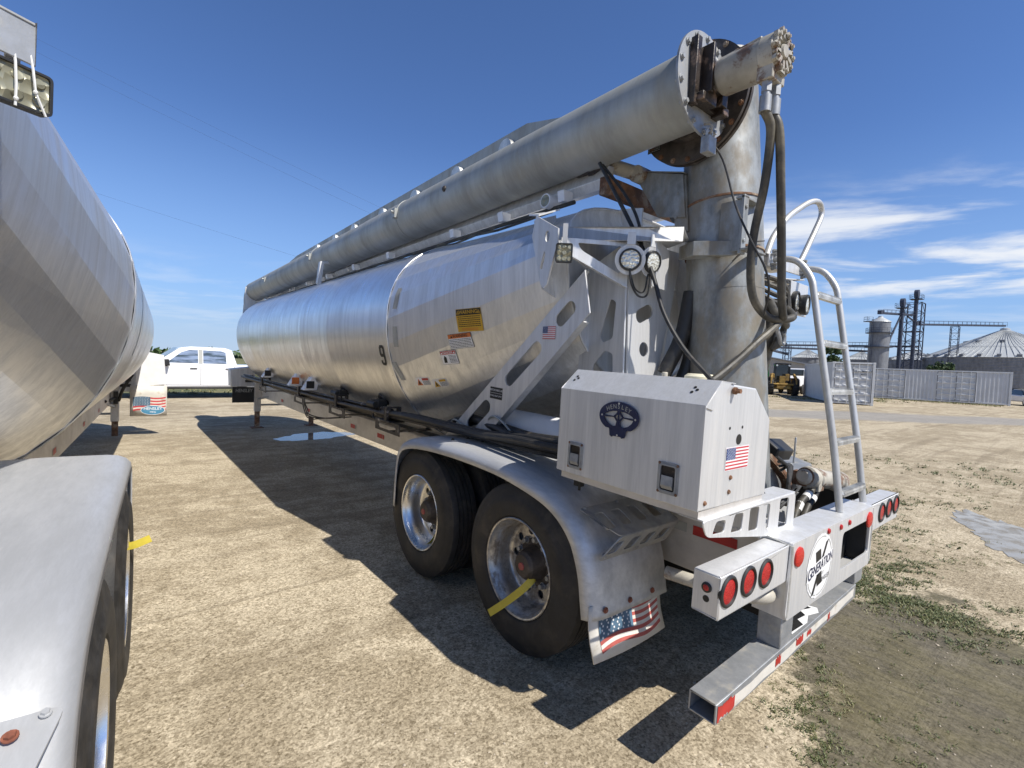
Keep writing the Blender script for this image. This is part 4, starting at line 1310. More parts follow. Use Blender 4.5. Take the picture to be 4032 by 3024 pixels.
for y, z in ((.825, 1.304), (.267, 1.313)):
    lt = MB()
    O = V(-1.278, y, z)
    lt.plate(rrect(-.052, -.070, .052, .070, .018), [rrect(-.038, -.056, .038, .056, .01)], O, (0, -1, 0), (0, 0, 1), .006, 0)
    lt.plate(rrect(-.044, -.062, .044, .062, .014), [rrect(-.036, -.054, .036, .054, .01)], O + V(-.004, 0, 0), (0, -1, 0), (0, 0, 1), .006, 0)
    lt.plate(rrect(-.037, -.055, .037, .055, .01), [], O + V(.0035, 0, 0), (0, -1, 0), (0, 0, 1), .004, 1)
    lt.prism([(-1.282, y - .028, z - .048), (-1.292, y - .028, z - .030), (-1.288, y - .028, z + .012), (-1.278, y - .028, z + .006)], (0, .056, 0), 0)
    for u, v in ((-.045, -.063), (.045, -.063), (-.045, .063), (.045, .063)): lt.bolt(O + V(-.003, u, v), (-1, 0, 0), .005, .003, 2)
    lt.build('latch', ['galv', 'grease', 'rust'], box, 30, bevel=0.001)
# oval badge
O, U_, V_ = V(-1.285, .553, 1.545), V(0, -1, 0), V(0, 0, 1)
em = MB()
A, B = .118, .074
def ov(a0, a1, ka, n=16): return [(A * ka * math.cos(a0 + (a1 - a0) * i / n), B * ka * math.sin(a0 + (a1 - a0) * i / n)) for i in range(n + 1)]
outer = circ(0, 0, A, 56, B)
tab = [(-.052, -B * .80), (-.046, -.094), (-.034, -.100), (-.028, -.094), (.020, -.094), (.026, -.100), (.040, -.096), (.052, -B * .80)]
oo = [(u, v) for u, v in outer if not (v < -B * .80)]
st_ = [p for p in oo if p[1] >= 0 or p[0] < 0]
right = sorted([p for p in oo if p[0] >= 0], key=lambda p: p[1]); left = sorted([p for p in oo if p[0] < 0], key=lambda p: -p[1])
outline = right + left + tab
def mir(h): return [(-u, v) for u, v in h][::-1]
h1 = [(-.028, .003), (-.090, .003), (-.082, .013), (-.060, .024), (-.036, .031), (-.010, .034), (-.008, .028)]
h2 = [(-.028, -.003), (-.010, -.026), (-.014, -.052), (-.035, -.056), (-.060, -.046), (-.080, -.026), (-.088, -.008)]
h3 = [(-.021, 0), (-.003, .021), (-.003, -.021)]
h1, h2, h3 = [[(u, v * .84) for u, v in h] for h in (h1, h2, h3)]
em.plate(outline, [h1, mir(h1), h2, mir(h2), h3, mir(h3)], O, U_, V_, .006)
emb = em.build('badge', 'navy', box, 30)
dm = Decal(O + V(-.0035, 0, 0), U_, V_, lift=.0005)
for i, ch in enumerate('HENSLEY'):
    a = (i - 3) * .26
    dm.text(ch, .098 * math.sin(a) * .92, .052 * math.cos(a) - .002, .030, 0, 0, .012, 0, .95, -a * .5)
dm.build('lettering', ['greytape'], box)
for u, v in ((-.100, .0), (.100, .0), (0, .066), (0, -.088)):
    dm = Decal(O + V(-.0035, 0, 0), U_, V_, lift=.0005); dm.poly(circ(u, v, .005, 12), 0, 0); dm.build('badge_rivet', ['weld'], box)
# slotted apron below the box
AP = [(-1.262, 1.192), (-1.222, 1.085), (-.565, .972), (-.318, .962), (-.318, 1.182), (-.60, 1.192)]
hs = []
for u, v, w, h in ((-1.118, 1.118, .056, .030), (-.955, 1.110, .056, .044), (-.790, 1.100, .050, .058), (-.640, 1.088, .020, .066), (-.455, 1.078, .056, .078)):
    hs.append(rpoly([(u - w, v - h + .006), (u + w - .01, v - h), (u + w, v + h - .006), (u - w + (.03 if u < -.9 else .004), v + h)], .016))
mb = MB().plate(rpoly([(-1.262, 1.165), (-1.215, 1.09), (-.565, .972), (-.318, .962), (-.318, 1.165)], .03), hs, (0, .105, 0), (1, 0, 0), (0, 0, 1), .008)
mb.prism([(-1.25, .105, 1.169), (-.318, .105, 1.169), (-.318, .22, 1.169), (-1.25, .22, 1.169)], (0, 0, -.008))
mb.build('box_bracket', 'alu', trailer, 35, bevel=0.003)
sd = MB().prism([(-.655, .14, .985), (-.655, .95, .985), (-.655, .95, 1.16), (-.655, .14, 1.16)], (.01, 0, 0))
sd.box(-.66, .12, .97, -.32, 1.0, .985)
sd.build('box_support', 'alu', trailer)
fk = MB().box(-1.19, .86, 1.115, -1.155, .905, 1.17).cyl((-1.17, .88, 1.09), (-1.17, .88, 1.12), .008, n=10)
fk.build('support_bolt', 'ink', trailer)

# ---------------------------------------------------------------- mast and boom
def mc(z): return V(0, .68 + (z - 1.6) * .115, z)
mb = MB().tube([mc(.70), mc(1.2), mc(2.0), mc(2.56)], .238, 48, True)
mb.tube([mc(2.555), mc(2.885)], .243, 48, True)
mb.tube([mc(2.88), mc(3.3), mc(3.80)], .238, 48, True)
for z in (2.30, 1.52): mb.tube([mc(z), mc(z + .006)], .2395, 48, True)
mast = mb.build('mast', 'mast', trailer, 40)
mb = MB()
ax_ = V(0, .115, 1).normalized()
for z, r in ((2.88, .250), (2.555, .247)): mb.lathe([(-.008, r - .01), (-.006, r), (.006, r), (.008, r - .01)], mc(z), ax_, 48)
mb.build('mast_seam', 'rust', mast, 40)
MB().lathe([(0, .238), (0, .252), (.014, .252), (.014, .20)], mc(3.80), ax_, 48).build('mast_cap', 'mast', mast, 40)
cl = MB()
cl.box(-.245, .555, 2.52, -.215, .70, 2.83); cl.box(-.262, .545, 2.50, -.205, .565, 2.85)
cl.box(-.262, .545, 2.83, -.05, .60, 2.845); cl.box(-.262, .50, 2.52, -.03, .56, 2.532)
cl.prism([(-.36, .80, 2.50), (-.22, .58, 2.50), (-.22, .74, 2.50), (-.28, .95, 2.50)], (0, 0, .09))
for z in (2.58, 2.78): cl.bolt((-.235, .555, z), (-.2, -1, 0), .014, .02)
cl.build('mast_clamp', 'mast', trailer, 35, bevel=.003)
sc_ = MB().tube([V(-.205, .62, 2.47), V(-.155, .575, 2.55), V(-.10, .545, 2.595), V(.0, .53, 2.62)], .004, 6, smooth=5)
sc_.build('tie_wire', 'pipe', mast)
tu = MB()
TC = V(-.29, .905, 3.47)
tu.lathe([(0, .30), (0, .365), (.022, .365), (.024, .34), (.040, .34), (.042, .365), (.062, .365), (.062, .25)], TC + V(.02, 0, 0), (-1, 0, 0), 56)
tu.cyl(TC + V(.3, 0, 0), TC + V(-.1, 0, 0), .232, n=40)
turret = tu.build('turret_flange', 'turret', trailer, 35)
tb = MB()
for i in range(20):
    a = 2 * math.pi * i / 20
    tb.bolt(TC + V(-.042, .342 * math.cos(a), .342 * math.sin(a)), (-1, 0, 0), .013, .014)
tb.build('flange_bolt', 'rust', turret)
d = Decal(TC + V(-.043, .26, -.21), (0, -1, 0), (0, 0, 1))
d.rect(-.05, -.02, .05, .02, 0, 0); d.lines(-.045, .045, -.016, .016, 3, .004, 1, 1)
d.build('maker_plate', ['ink', 'greytape'], turret)
B0, B1 = V(-.55, .70, 3.415), V(-.70, 11.9, 2.96)
bd = (B1 - B0).normalized()
def bp_(t): return B0 + (B1 - B0) * t
bm_ = MB()
bm_.tube([bp_(0), bp_(.02), bp_(.2), bp_(.4)], .212, 48, True)
bm_.tube([bp_(.39), bp_(.6), bp_(1.0)], [.208, .212, .22], 48, True)
boom = bm_.build('auger_boom', 'tube', trailer, 40)
# delivery spout turned down at the far end
sp_ = MB().tube([bp_(.985), bp_(1.0) + V(0, .10, -.04), bp_(1.0) + V(0, .22, -.16), bp_(1.0) + V(0, .20, -.36)], .200, 28, True, smooth=4)
sp_.build('spout', 'tube', trailer)
so = MB().tube([bp_(1.0) + V(0, .20, -.30), bp_(1.0) + V(0, .20, -.62)], [.195, .14], 24, False)
so.build('spout_sock', 'motor', trailer)
bb = MB()
for t in (.31, .575, .83):
    bb.lathe([(-.012, .20), (-.01, .2165), (.01, .2165), (.012, .20)], bp_(t), bd, 40)
    bb.obox(bp_(t) + V(-.222, 0, .02), V(.02, 0, 0), V(0, .035, 0), V(0, 0, .05))
    bb.bolt(bp_(t) + V(-.24, 0, .03), (-1, 0, 0), .015, .03)
bb.build('boom_band', 'tube', boom)
kn = MB()
for t in (.22,): kn.ball(bp_(t) + V(-.205, 0, .02), .03, 10)
kn.build('grease_block', 'turret', boom)
ws = MB()
u, w = frame_from(bd)
ep = MB()
E0 = V(-.55, .69, 3.415)
ebd = -bd
out = [(.285 * math.cos(a), .285 * math.sin(a) * (1.0)) for a in [2 * math.pi * i / 48 for i in range(48)]]
ep.plate(out, [], E0, u, w, .014)
plate_o = ep.build('end_flange', 'galv', boom, 35)
eb = MB()
for i in range(14):
    a = 2 * math.pi * (i + .5) / 14
    eb.bolt(E0 + (u * math.cos(a) + w * math.sin(a)) * .258 - bd * .007, -bd, .014, .016)
    eb.cyl(E0 + (u * math.cos(a) + w * math.sin(a)) * .258 + bd * .007, E0 + (u * math.cos(a) + w * math.sin(a)) * .258 + bd * .025, .010, n=8)
eb.build('flange_bolt', 'galv', boom)
gb = MB()
z_ = V(0, 0, 1)
gb.obox(E0 + V(-.155, -.03, .01), V(.022, 0, 0), V(0, .022, 0), V(0, 0, .18))
gb.obox(E0 + V(.13, -.03, -.02), V(.02, 0, 0), V(0, .022, 0), V(0, 0, .13))
gb.obox(E0 + V(-.02, -.025, .0), V(.13, 0, 0), V(0, .016, 0), V(0, 0, .15))
gb.obox(E0 + V(-.05, -.055, -.05), V(.05, 0, 0), V(0, .03, 0), V(0, 0, .10))
gb.cyl(E0 + V(0, -.01, 0), E0 + V(0, -.12, 0), .10, .07, 24)
gb.obox(E0 + V(-.09, -.06, .03), V(.012, 0, 0), V(0, .045, 0), V(0, 0, .13)); gb.obox(E0 + V(.06, -.06, -.04), V(.03, 0, 0), V(0, .04, 0), V(0, 0, .09))
for dx_, dz_ in ((-.12, -.13), (.1, -.14), (.12, .12)): gb.obox(E0 + V(dx_, -.05, dz_), V(.03, 0, 0), V(0, .04, 0), V(0, 0, .022))
gb.build('bearing_housing', 'grease', boom, 35, bevel=.004)
sb = MB()
sb.cyl(E0 + V(-.02, -.02, .155), E0 + V(.10, -.02, .13), .02, n=12)
for i in range(9): sb.lathe([(0, .022), (.004, .026), (.008, .022)], E0 + V(-.02 + .011 * i, -.02, .155 - .0023 * i), (.12, 0, -.025), 12)
sb.bolt(E0 + V(.10, -.02, .13), (1, 0, -.2), .024, .03)
sb.build('spring_bolt', 'galv', boom)
mt = MB()
MC = V(-.55, .60, 3.418)
mt.lathe([(0, .07), (.02, .092), (.03, .098), (.245, .098), (.255, .104)], MC, (0, -1, 0), 36)
mt.obox(MC + V(0, -.285, -.045), V(.072, 0, 0), V(0, .04, 0), V(0, 0, .095))
mt.lathe([(.25, .104), (.325, .104)], MC, (0, -1, 0), 36)
mt.cyl(MC + V(-.03, -.05, .085), MC + V(-.03, -.24, .10), .012, n=10)
motor = mt.build('drive_motor', 'motor', boom, 35, bevel=.005)
pe = MB()
star = []
for i in range(80):
    a = 2 * math.pi * i / 80
    star.append(((.098 + .016 * math.cos(10 * a)) * math.cos(a), (.098 + .016 * math.cos(10 * a)) * math.sin(a)))
hol = [slot((.052 * math.cos(2 * math.pi * (i + .5) / 10), .052 * math.sin(2 * math.pi * (i + .5) / 10)), (.088 * math.cos(2 * math.pi * (i + .5) / 10), .088 * math.sin(2 * math.pi * (i + .5) / 10)), .010, 5) for i in range(10)]
pe.plate(star, hol, MC + V(0, -.336, 0), (1, 0, 0), z_, .02)
pe.cyl(MC + V(0, -.34, 0), MC + V(0, -.352, 0), .036, .03, 20)
for i in range(10):
    a = 2 * math.pi * i / 10
    pe.bolt(MC + V(.088 * math.cos(a), -.345, .088 * math.sin(a)), (0, -1, 0), .009, .012)
pe.build('motor_end_cap', 'motor', boom, 35)
ft = MB()
PA, PB = MC + V(-.035, -.285, -.14), MC + V(.035, -.30, -.14)
for q in (PA, PB):
    ft.cyl(q, q + V(0, 0, -.05), .026, n=6); ft.cyl(q + V(0, 0, -.045), q + V(0, 0, -.075), .020, n=16); ft.cyl(q + V(0, 0, -.07), q + V(0, 0, -.15), .029, n=20)
ft.build('hose_fitting', 'galv', boom, 35)
hz = MB()
a0 = PA + V(0, 0, -.14)
hz.tube([a0, (-.52, .305, 3.05), (-.455, .345, 2.80), (-.40, .405, 2.57), (-.375, .42, 2.37), (-.32, .415, 2.215), (-.21, .385, 2.125), (-.10, .352, 2.112), (.02, .33, 2.14), (.10, .40, 2.2)], .0225, 14, smooth=6)
hz.build('hydraulic_hose', 'hosedust', trailer)
hz = MB()
b0 = PB + V(0, 0, -.14)
hz.tube([b0, (-.49, .275, 3.05), (-.41, .28, 2.80), (-.31, .295, 2.535), (-.255, .305, 2.40), (-.205, .312, 2.24), (-.14, .325, 2.15), (-.08, .345, 2.125), (.0, .42, 2.16), (.10, .5, 2.24)], .0225, 14, smooth=6)
hz.build('hydraulic_hose', 'hosedust', trailer)
# luffing bracket and ram between the mast and the boom
lb = MB()
lb.plate([(1.37, 3.14), (1.165, 2.83), (.95, 2.79), (.99, 3.08), (1.27, 3.16)], [], (-.235, 0, 0), (0, 1, 0), z_, .014)
lb.plate([(1.37, 3.14), (1.165, 2.83), (.95, 2.79), (.99, 3.08), (1.27, 3.16)], [], (-.06, 0, 0), (0, 1, 0), z_, .014)
lb.prism([(-.246, .98, 3.085), (-.246, 1.28, 3.165), (-.05, 1.28, 3.165), (-.05, .98, 3.085)], (0, 0, .008))
lb.prism([(-.225, .93, 2.70), (-.225, 1.03, 2.71), (-.225, 1.08, 3.08), (-.225, .98, 3.08)], (.16, 0, 0))
for z in (2.80, 2.96): lb.bolt((-.243, 1.02, z), (-1, 0, 0), .009, .008)
lb.build('luffing_bracket', 'mast', trailer, 35, bevel=.003)
rm = MB()
rm.cyl((-.30, 1.335, 3.155), (-.17, 1.335, 3.155), .058, n=24); rm.cyl((-.305, 1.335, 3.155), (-.30, 1.335, 3.155), .03, n=18)
rm.cyl((-.25, 1.36, 3.17), (-.36, 1.50, 3.23), .05, n=16); rm.cyl((-.33, 1.46, 3.215), (-.43, 1.60, 3.235), .036, n=16)
ram = rm.build('luffing_ram', 'motor', trailer, 35)
rk = MB().lathe([(0, .10), (.05, .105), (.09, .09)], (-.40, 1.56, 3.235), (-.5, .7, .1), 20).obox((-.50, 1.66, 3.22), (.05, 0, 0), (0, .07, 0), (0, 0, .05))
rk.build('ram_socket', 'grease', ram, 35)
# padlock on the flange (hangs on its shackle)
pk = MB().prism([(-.60, .655, 3.015), (-.52, .655, 3.015), (-.52, .655, 3.105), (-.60, .655, 3.105)], (0, -.05, 0))
for i in range(5): pk.box(-.602, .607 + .008 * i, 3.013, -.518, .611 + .008 * i, 3.107)
lock = pk.build('padlock', 'galv', None, 35, bevel=.003)
MB().tube([(-.585, .63, 3.10), (-.585, .63, 3.14), (-.56, .63, 3.158), (-.535, .63, 3.14), (-.535, .63, 3.10)], .007, 8, smooth=4).build('shackle', 'bare', lock)
tag(lock, 'small laminated padlock hanging below the boom end flange', 'padlock')
ey = MB().tube([(-.56, .665, 3.19), (-.56, .63, 3.18), (-.56, .615, 3.155), (-.56, .63, 3.13), (-.56, .665, 3.14)], .007, 8, smooth=4)
ey.build('lock_eye', 'motor', trailer)
# loose cables
cb = MB()
cb.tube([(-.60, 1.41, 3.16), (-.60, 1.255, 2.925), (-.605, 1.10, 2.69), (-.61, .98, 2.50), (-.62, .885, 2.325), (-.625, .795, 2.115), (-.63, .645, 1.91), (-.64, .47, 1.755), (-.66, .40, 1.70)], .013, 10, smooth=6)
cb.tube([(-.58, 1.40, 3.15), (-.56, 1.24, 2.96), (-.55, 1.13, 2.80), (-.56, 1.06, 2.66), (-.60, 1.0, 2.52), (-.62, .895, 2.33)], .010, 10, smooth=6)
cb.build('control_cable', 'hose', trailer)
cb = MB().tube([(-.56, .66, 3.13), (-.45, .60, 3.01), (-.45, .50, 2.73), (-.44, .40, 2.52), (-.40, .33, 2.37), (-.35, .32, 2.25), (-.30, .36, 2.12)], .006, 8, smooth=6)
cb.build('trip_cable', 'hose', trailer)
cb = MB()
cb.tube([(.10, .42, 2.16), (-.10, .36, 2.09), (-.30, .38, 1.97), (-.45, .42, 1.85), (-.62, .47, 1.73), (-.70, .52, 1.70)], .020, 10, smooth=6)
cb.tube([(.10, .44, 2.13), (-.12, .37, 2.06), (-.33, .40, 1.93), (-.48, .44, 1.80), (-.60, .48, 1.70)], .013, 10, smooth=6)
cb.build('supply_hose', 'hosedust', trailer)
bn = MB()
for i in range(5): bn.tube([(.16 + .02 * i, .62, 2.44 - .04 * i), (.30, .56, 2.42 - .05 * i), (.39 + .01 * i, .53, 2.36 - .03 * i), (.40, .52, 2.25), (.36, .52, 2.10 - .02 * i), (.30, .56, 1.95)], .017, 8, smooth=5)
bn.tube([(.46, .56, 2.40), (.44, .54, 2.25), (.36, .50, 2.12), (.15, .43, 2.12), (.05, .42, 2.14)], .022, 10, smooth=5)
bn.tube([(.38, .60, 2.3), (.36, .62, 2.0), (.30, .66, 1.5), (.28, .66, 1.1)], .05, 12, smooth=5)
bn.build('hose_bundle', 'hosedust', trailer)
hk = MB().tube([(.10, .46, 2.10), (.14, .45, 2.03), (.17, .45, 1.99), (.21, .45, 1.985), (.22, .45, 2.03), (.20, .45, 2.06)], .013, 8, smooth=5)
hk.build('hook', 'galv', trailer)
# rear ladder with its bracket and hoop
ld = MB()
for x in (.225, .655):
    ld.tube([(x, .05, .985), (x, .117, 1.39), (x, .237, 1.99), (x, .295, 2.28), (x, .325, 2.40), (x, .40, 2.505), (x, .48, 2.54), (x, .56, 2.545)], .0205, 14, smooth=4)
ladder = ld.build('ladder', 'bare', trailer, 45)
for z in (2.297, 1.995, 1.697, 1.39, 1.09):
    y = .117 + (z - 1.39) * .196
    rg = MB()
    prof = []
    rg.box(.245, y - .018, z - .016, .635, y + .018, z + .014)
    for i in range(20):
        xx = .255 + i * .0195
        rg.prism([(xx, y - .018, z + .013), (xx + .010, y - .018, z + .013), (xx + .006, y - .018, z + .023), (xx + .004, y - .018, z + .023)], (0, .036, 0))
        rg.prism([(xx, y - .0175, z - .010), (xx + .010, y - .0175, z - .010), (xx + .010, y - .0175, z + .006), (xx, y - .0175, z + .006)], (0, -.004, 0))
    rg.build('rung', 'weld', ladder, 30)
ws = MB()
for x in (.225, .655):
    for z in (2.297, 1.995, 1.697, 1.39, 1.09):
        y = .117 + (z - 1.39) * .196
        ws.ball((x + (.022 if x < .4 else -.022), y, z), .018, 8)
ws.build('weld_seam', 'weld', ladder)
lk = MB()
lk.prism([(.19, .575, 2.50), (.19, .575, 2.585), (.83, .545, 2.575), (.83, .545, 2.50)], (0, .012, 0))
lk.prism([(.19, .585, 2.58), (.83, .555, 2.572), (.83, .85, 2.572), (.19, .85, 2.58)], (0, 0, .008))
lk.prism([(.19, .585, 2.42), (.75, .56, 2.48), (.75, .85, 2.48), (.19, .85, 2.42)], (0, 0, .008))
lk.build('ladder_bracket', 'alu', trailer, 35, bevel=.003)
lu = MB()
for x in (.225, .655):
    y = .57 if x < .4 else .55
    for dz_ in (.032, -.032): lu.tube([(x - .02, y + .005, 2.545 + dz_), (x - .02, y - .03, 2.545 + dz_), (x + .02, y - .03, 2.545 + dz_), (x + .02, y + .005, 2.545 + dz_)], .007, 8); lu.bolt((x, y, 2.545 + dz_ * 1.7), (0, -1, 0), .012, .03)
lu.build('clamp_bolt', 'galv', trailer)
hp = MB().tube([(.20, .60, 2.575), (.279, .60, 2.711), (.459, .60, 2.873), (.66, .60, 2.99), (.83, .60, 3.072), (.97, .60, 3.105), (1.04, .60, 3.075), (1.048, .60, 3.01), (.97, .60, 2.90), (.891, .60, 2.80), (.78, .60, 2.66), (.70, .60, 2.575)], .0205, 14, smooth=6)
hp.build('grab_hoop', 'bare', trailer)
# lamps behind the mast on the ladder side
for x, y, z in ((.605, .55, 2.31), (.735, .53, 2.30)):
    nrm = V(.15, -1, -.05).normalized()
    lm = MB().lathe([(-.05, .05), (-.04, .07), (.0, .075), (.012, .072), (.014, .062), (.006, .058)], (x, y, z), nrm, 28).build('work_lamp', 'black', trailer)
    MB().lathe([(.004, .060), (.010, .035), (.012, 0)], (x, y, z), nrm, 24).build('lens', 'lens', lm)
MB().box(.53, .56, 2.22, .83, .575, 2.45).box(.53, .575, 2.43, .83, .70, 2.45).build('lamp_plate', 'alu', trailer, bevel=.003)

# ---------------------------------------------------------------- drive gear behind the box
dg = MB()
dg.prism([(.52, .46, 1.06), (1.24, .57, 1.06), (1.6, .95, 1.06), (1.0, 1.1, 1.06)], (0, 0, .012))
dg.prism([(.52, .46, 1.06), (1.24, .57, 1.06), (1.24, .57, .96), (.52, .46, .96)], (0, .012, 0))
for x, y in ((.70, .56), (.84, .58), (.80, .70), (1.0, .64), (1.02, .78)): dg.bolt((x, y, 1.072), (0, 0, 1), .018, .016)
dg.cyl((1.12, .66, 1.07), (1.12, .66, 1.28), .008, n=8)
dg.build('drive_deck', 'galv', trailer, bevel=.003)
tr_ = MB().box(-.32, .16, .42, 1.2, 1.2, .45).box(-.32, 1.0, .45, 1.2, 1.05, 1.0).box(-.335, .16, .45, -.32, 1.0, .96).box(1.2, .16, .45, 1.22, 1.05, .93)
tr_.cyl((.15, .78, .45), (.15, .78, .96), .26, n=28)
tr_.build('sump_shade', 'pit', trailer)  # walls added to darken the hollow behind the bumper, painted black for shade
bk = MB().prism([(.48, .55, 1.17), (.48, .78, 1.20), (.48, .78, 1.30), (.48, .62, 1.32), (.48, .52, 1.25)], (.26, 0, -.02))
bk.build('junction_box', 'black', trailer, bevel=.01)
mb = MB()
path = [V(.18, .48, 1.25), V(.26, .47, 1.20), V(.36, .46, 1.13), (V(.45, .45, 1.05)), V(.485, .45, .97), V(.49, .45, .86)]
P = smooth_path(path, 6)
for i in range(len(P) - 1):
    d_ = P[i + 1] - P[i]
    for q in (-.022, .022): mb.obox((P[i] + P[i + 1]) / 2 + V(0, q, 0), d_ * .42, V(0, .006, 0), d_.cross(V(0, 1, 0)).normalized() * .018)
    mb.cyl(P[i] + V(0, -.03, 0), P[i] + V(0, .03, 0), .012, n=8)
mb.build('drive_chain', 'rust', trailer)
MB().lathe([(-.02, .05), (-.02, .13), (.02, .13), (.02, .05)], (.42, .52, 1.03), (0, 1, 0), 28).build('sprocket', 'galv', trailer)
mb = MB().lathe([(-.10, .04), (-.08, .055), (-.05, .055), (-.04, .075), (0, .08), (.02, .06), (.05, .06), (.06, .072), (.12, .072), (.13, .066), (.36, .066), (.37, .078), (.41, .078), (.42, .04)], (.66, .375, 1.07), (1, -.14, -.16), 26)
mb.obox((.70, .36, 1.03), (.05, 0, 0), (0, .05, 0), (0, 0, .05))
mb.build('rear_motor', 'motor', trailer, 35, bevel=.003)
mb = MB().obox((.63, .42, 1.06), (.03, 0, 0), (0, .05, 0), (0, 0, .05)).lathe([(0, .04), (0, .062), (.02, .062), (.02, .04)], (.585, .385, 1.085), (1, -.14, -.16), 16).obox((.66, .36, 1.10), (.02, 0, 0), (0, .02, 0), (0, 0, .03))
mb.build('drive_coupling', 'rust', trailer, bevel=.006)
mb = MB()
mb.tube([(.68, .35, 1.01), (.60, .35, .97), (.48, .36, .91), (.36, .35, .80), (.28, .33, .66), (.24, .32, .55)], .024, 12, smooth=5)
mb.tube([(.74, .35, 1.0), (.67, .34, .95), (.56, .34, .88), (.45, .33, .78), (.37, .31, .66), (.33, .30, .55)], .024, 12, smooth=5)
mb.build('rear_hose', 'hosedust', trailer)
mb = MB()
mb.cyl((.60, .35, .97), (.55, .354, .945), .027, n=14); mb.cyl((.655, .34, .94), (.62, .34, .918), .027, n=14); mb.cyl((.49, .36, .915), (.44, .357, .875), .0255, n=14)
mb.build('hose_fitting', 'zip', trailer)
mb = MB()
for k in range(4): mb.tube([(-.10 + .02 * k, .30, 1.30 - .03 * k), (-.04 + .02 * k, .26, 1.24), (-.07, .24, 1.16 - .03 * k), (-.03 + .015 * k, .24, 1.07), (-.10, .26, 1.0 + .01 * k)], .009, 8, smooth=5)
for k in range(3): mb.tube([(-.60, .30, 1.25 - .05 * k), (-.56 + .02 * k, .22, 1.22), (-.52, .17, 1.14 - .03 * k), (-.55 + .01 * k, .20, 1.05), (-.60, .3, 1.0)], .009, 8, smooth=5)
mb.build('wire_loop', 'hose', trailer)
mb = MB().lathe([(0, .085), (.015, .09), (.04, .088), (.055, .07)], (-.47, .62, 1.71), (0, 0, 1), 30)
mb.cyl((-.47, .62, .99), (-.47, .62, 1.71), .083, n=28)
mb.build('filler_drum', 'cream', trailer)
mb = MB()
mb.tube([(-.30, .98, 1.75), (-.22, .92, 2.0), (-.18, .90, 2.3)], .05, 12, smooth=4); mb.tube([(-.22, .94, 1.6), (-.14, .90, 1.85), (-.12, .90, 2.2)], .045, 12, smooth=4)
mb.build('riser_hose', 'hose', trailer)
mb = MB().box(-.42, .92, 1.62, -.33, 1.0, 1.72).cyl((-.38, .92, 1.70), (-.38, .92, 1.76), .02, n=8).cyl((-.33, .90, 1.66), (-.27, .86, 1.70), .03, n=8)
mb.build('valve', 'motor', trailer, bevel=.006)

# ---------------------------------------------------------------- lines and hoses along the left rail
hs_ = MB()
for k, (dx_, dz_) in enumerate(((0, 0), (.045, .03), (-.045, .025), (.01, .06), (.05, -.03))):
    hs_.tube([(-1.02 + dx_, 11.2, .985 + dz_), (-1.03 + dx_, 9.0, 1.02 + dz_), (-1.04 + dx_, 7.0, 1.055 + dz_), (-1.04 + dx_, 5.0, 1.095 + dz_), (-1.03 + dx_, 3.6, 1.13 + dz_)], .019, 10, smooth=3)
hs_.build('steel_line', 'pipe', trailer)
rnd = random.Random(3)
hs_ = MB()
for k in range(9):
    a, b = rnd.uniform(-.07, .07), rnd.uniform(-.02, .08)
    hs_.tube([(-1.03 + a * .4, 3.75, 1.12 + b * .6), (-1.02 + a, 3.2, 1.15 + b * .7), (-1.0 + a, 2.6, 1.165 + b * .6), (-1.0 + a * 1.3, 2.0, 1.185 + b * .5), (-1.02 + a * 1.5, 1.5, 1.20 + b), (-1.0 + a * 1.6, 1.1, 1.21 + b), (-.95 + a, .85, 1.23 + b)], .019 + .006 * (k % 2), 10, smooth=5)
hs_.tube([(-.86, 2.9, 1.12), (-.84, 2.5, 1.26), (-.88, 2.1, 1.25), (-.94, 1.7, 1.22), (-.96, 1.3, 1.24), (-.93, .9, 1.26)], .034, 12, smooth=5)
hs_.tube([(-.80, 2.75, 1.10), (-.79, 2.45, 1.24), (-.84, 2.0, 1.25), (-.90, 1.6, 1.25), (-.92, 1.2, 1.28), (-.90, .9, 1.30)], .034, 12, smooth=5)
hs_.build('hose_bundle', 'hose', trailer)
jk = MB()
for y in (9.0, 6.6, 5.0, 3.55):
    z = .985 + (11.2 - y) * .0185 + .015
    jk.box(-1.12, y - .10, z - .055, -.95, y + .10, z - .04); jk.box(-1.115, y - .03, z - .04, -1.09, y + .03, z + .08); jk.box(-.985, y - .03, z - .04, -.96, y + .03, z + .08); jk.box(-1.115, y - .03, z + .08, -.96, y + .03, z + .095)
    jk.plate([(y - .28, z - .16), (y + .28, z - .16), (y + .28, z - .045), (y - .28, z - .045)], [slot((y - .17, z - .105), (y + .17, z - .105), .028)], (-1.09, 0, 0), (0, 1, 0), z_, .008)
    jk.box(-1.09, y - .05, z - .16, -.545, y + .05, z - .15)
jk.build('line_bracket', 'pipe', trailer, bevel=.002)
mb = MB()
for k in range(3): mb.tube([(-1.05, 6.6, 1.02), (-1.05, 6.5 - .1 * k, .86), (-1.03, 6.3, .74 + .03 * k), (-.9, 6.0, .78), (-.56, 5.9, .80)], .008, 8, smooth=5)
mb.build('wire_loop', 'hose', trailer)
for y in (8.7, 6.9, 6.15):
    mb = MB().prism([(-1.16, y, 1.16), (-1.05, y, 1.34), (-.93, y, 1.36), (-.98, y, 1.16)], (0, .16, 0))
    hd = mb.build('lamp_hood', 'white', trailer, bevel=.006)
    MB().box(-1.125, y - .012, 1.19, -1.02, y + .002, 1.29).build('side_lamp', 'orange' if y == 6.9 else 'black', hd, bevel=.004)
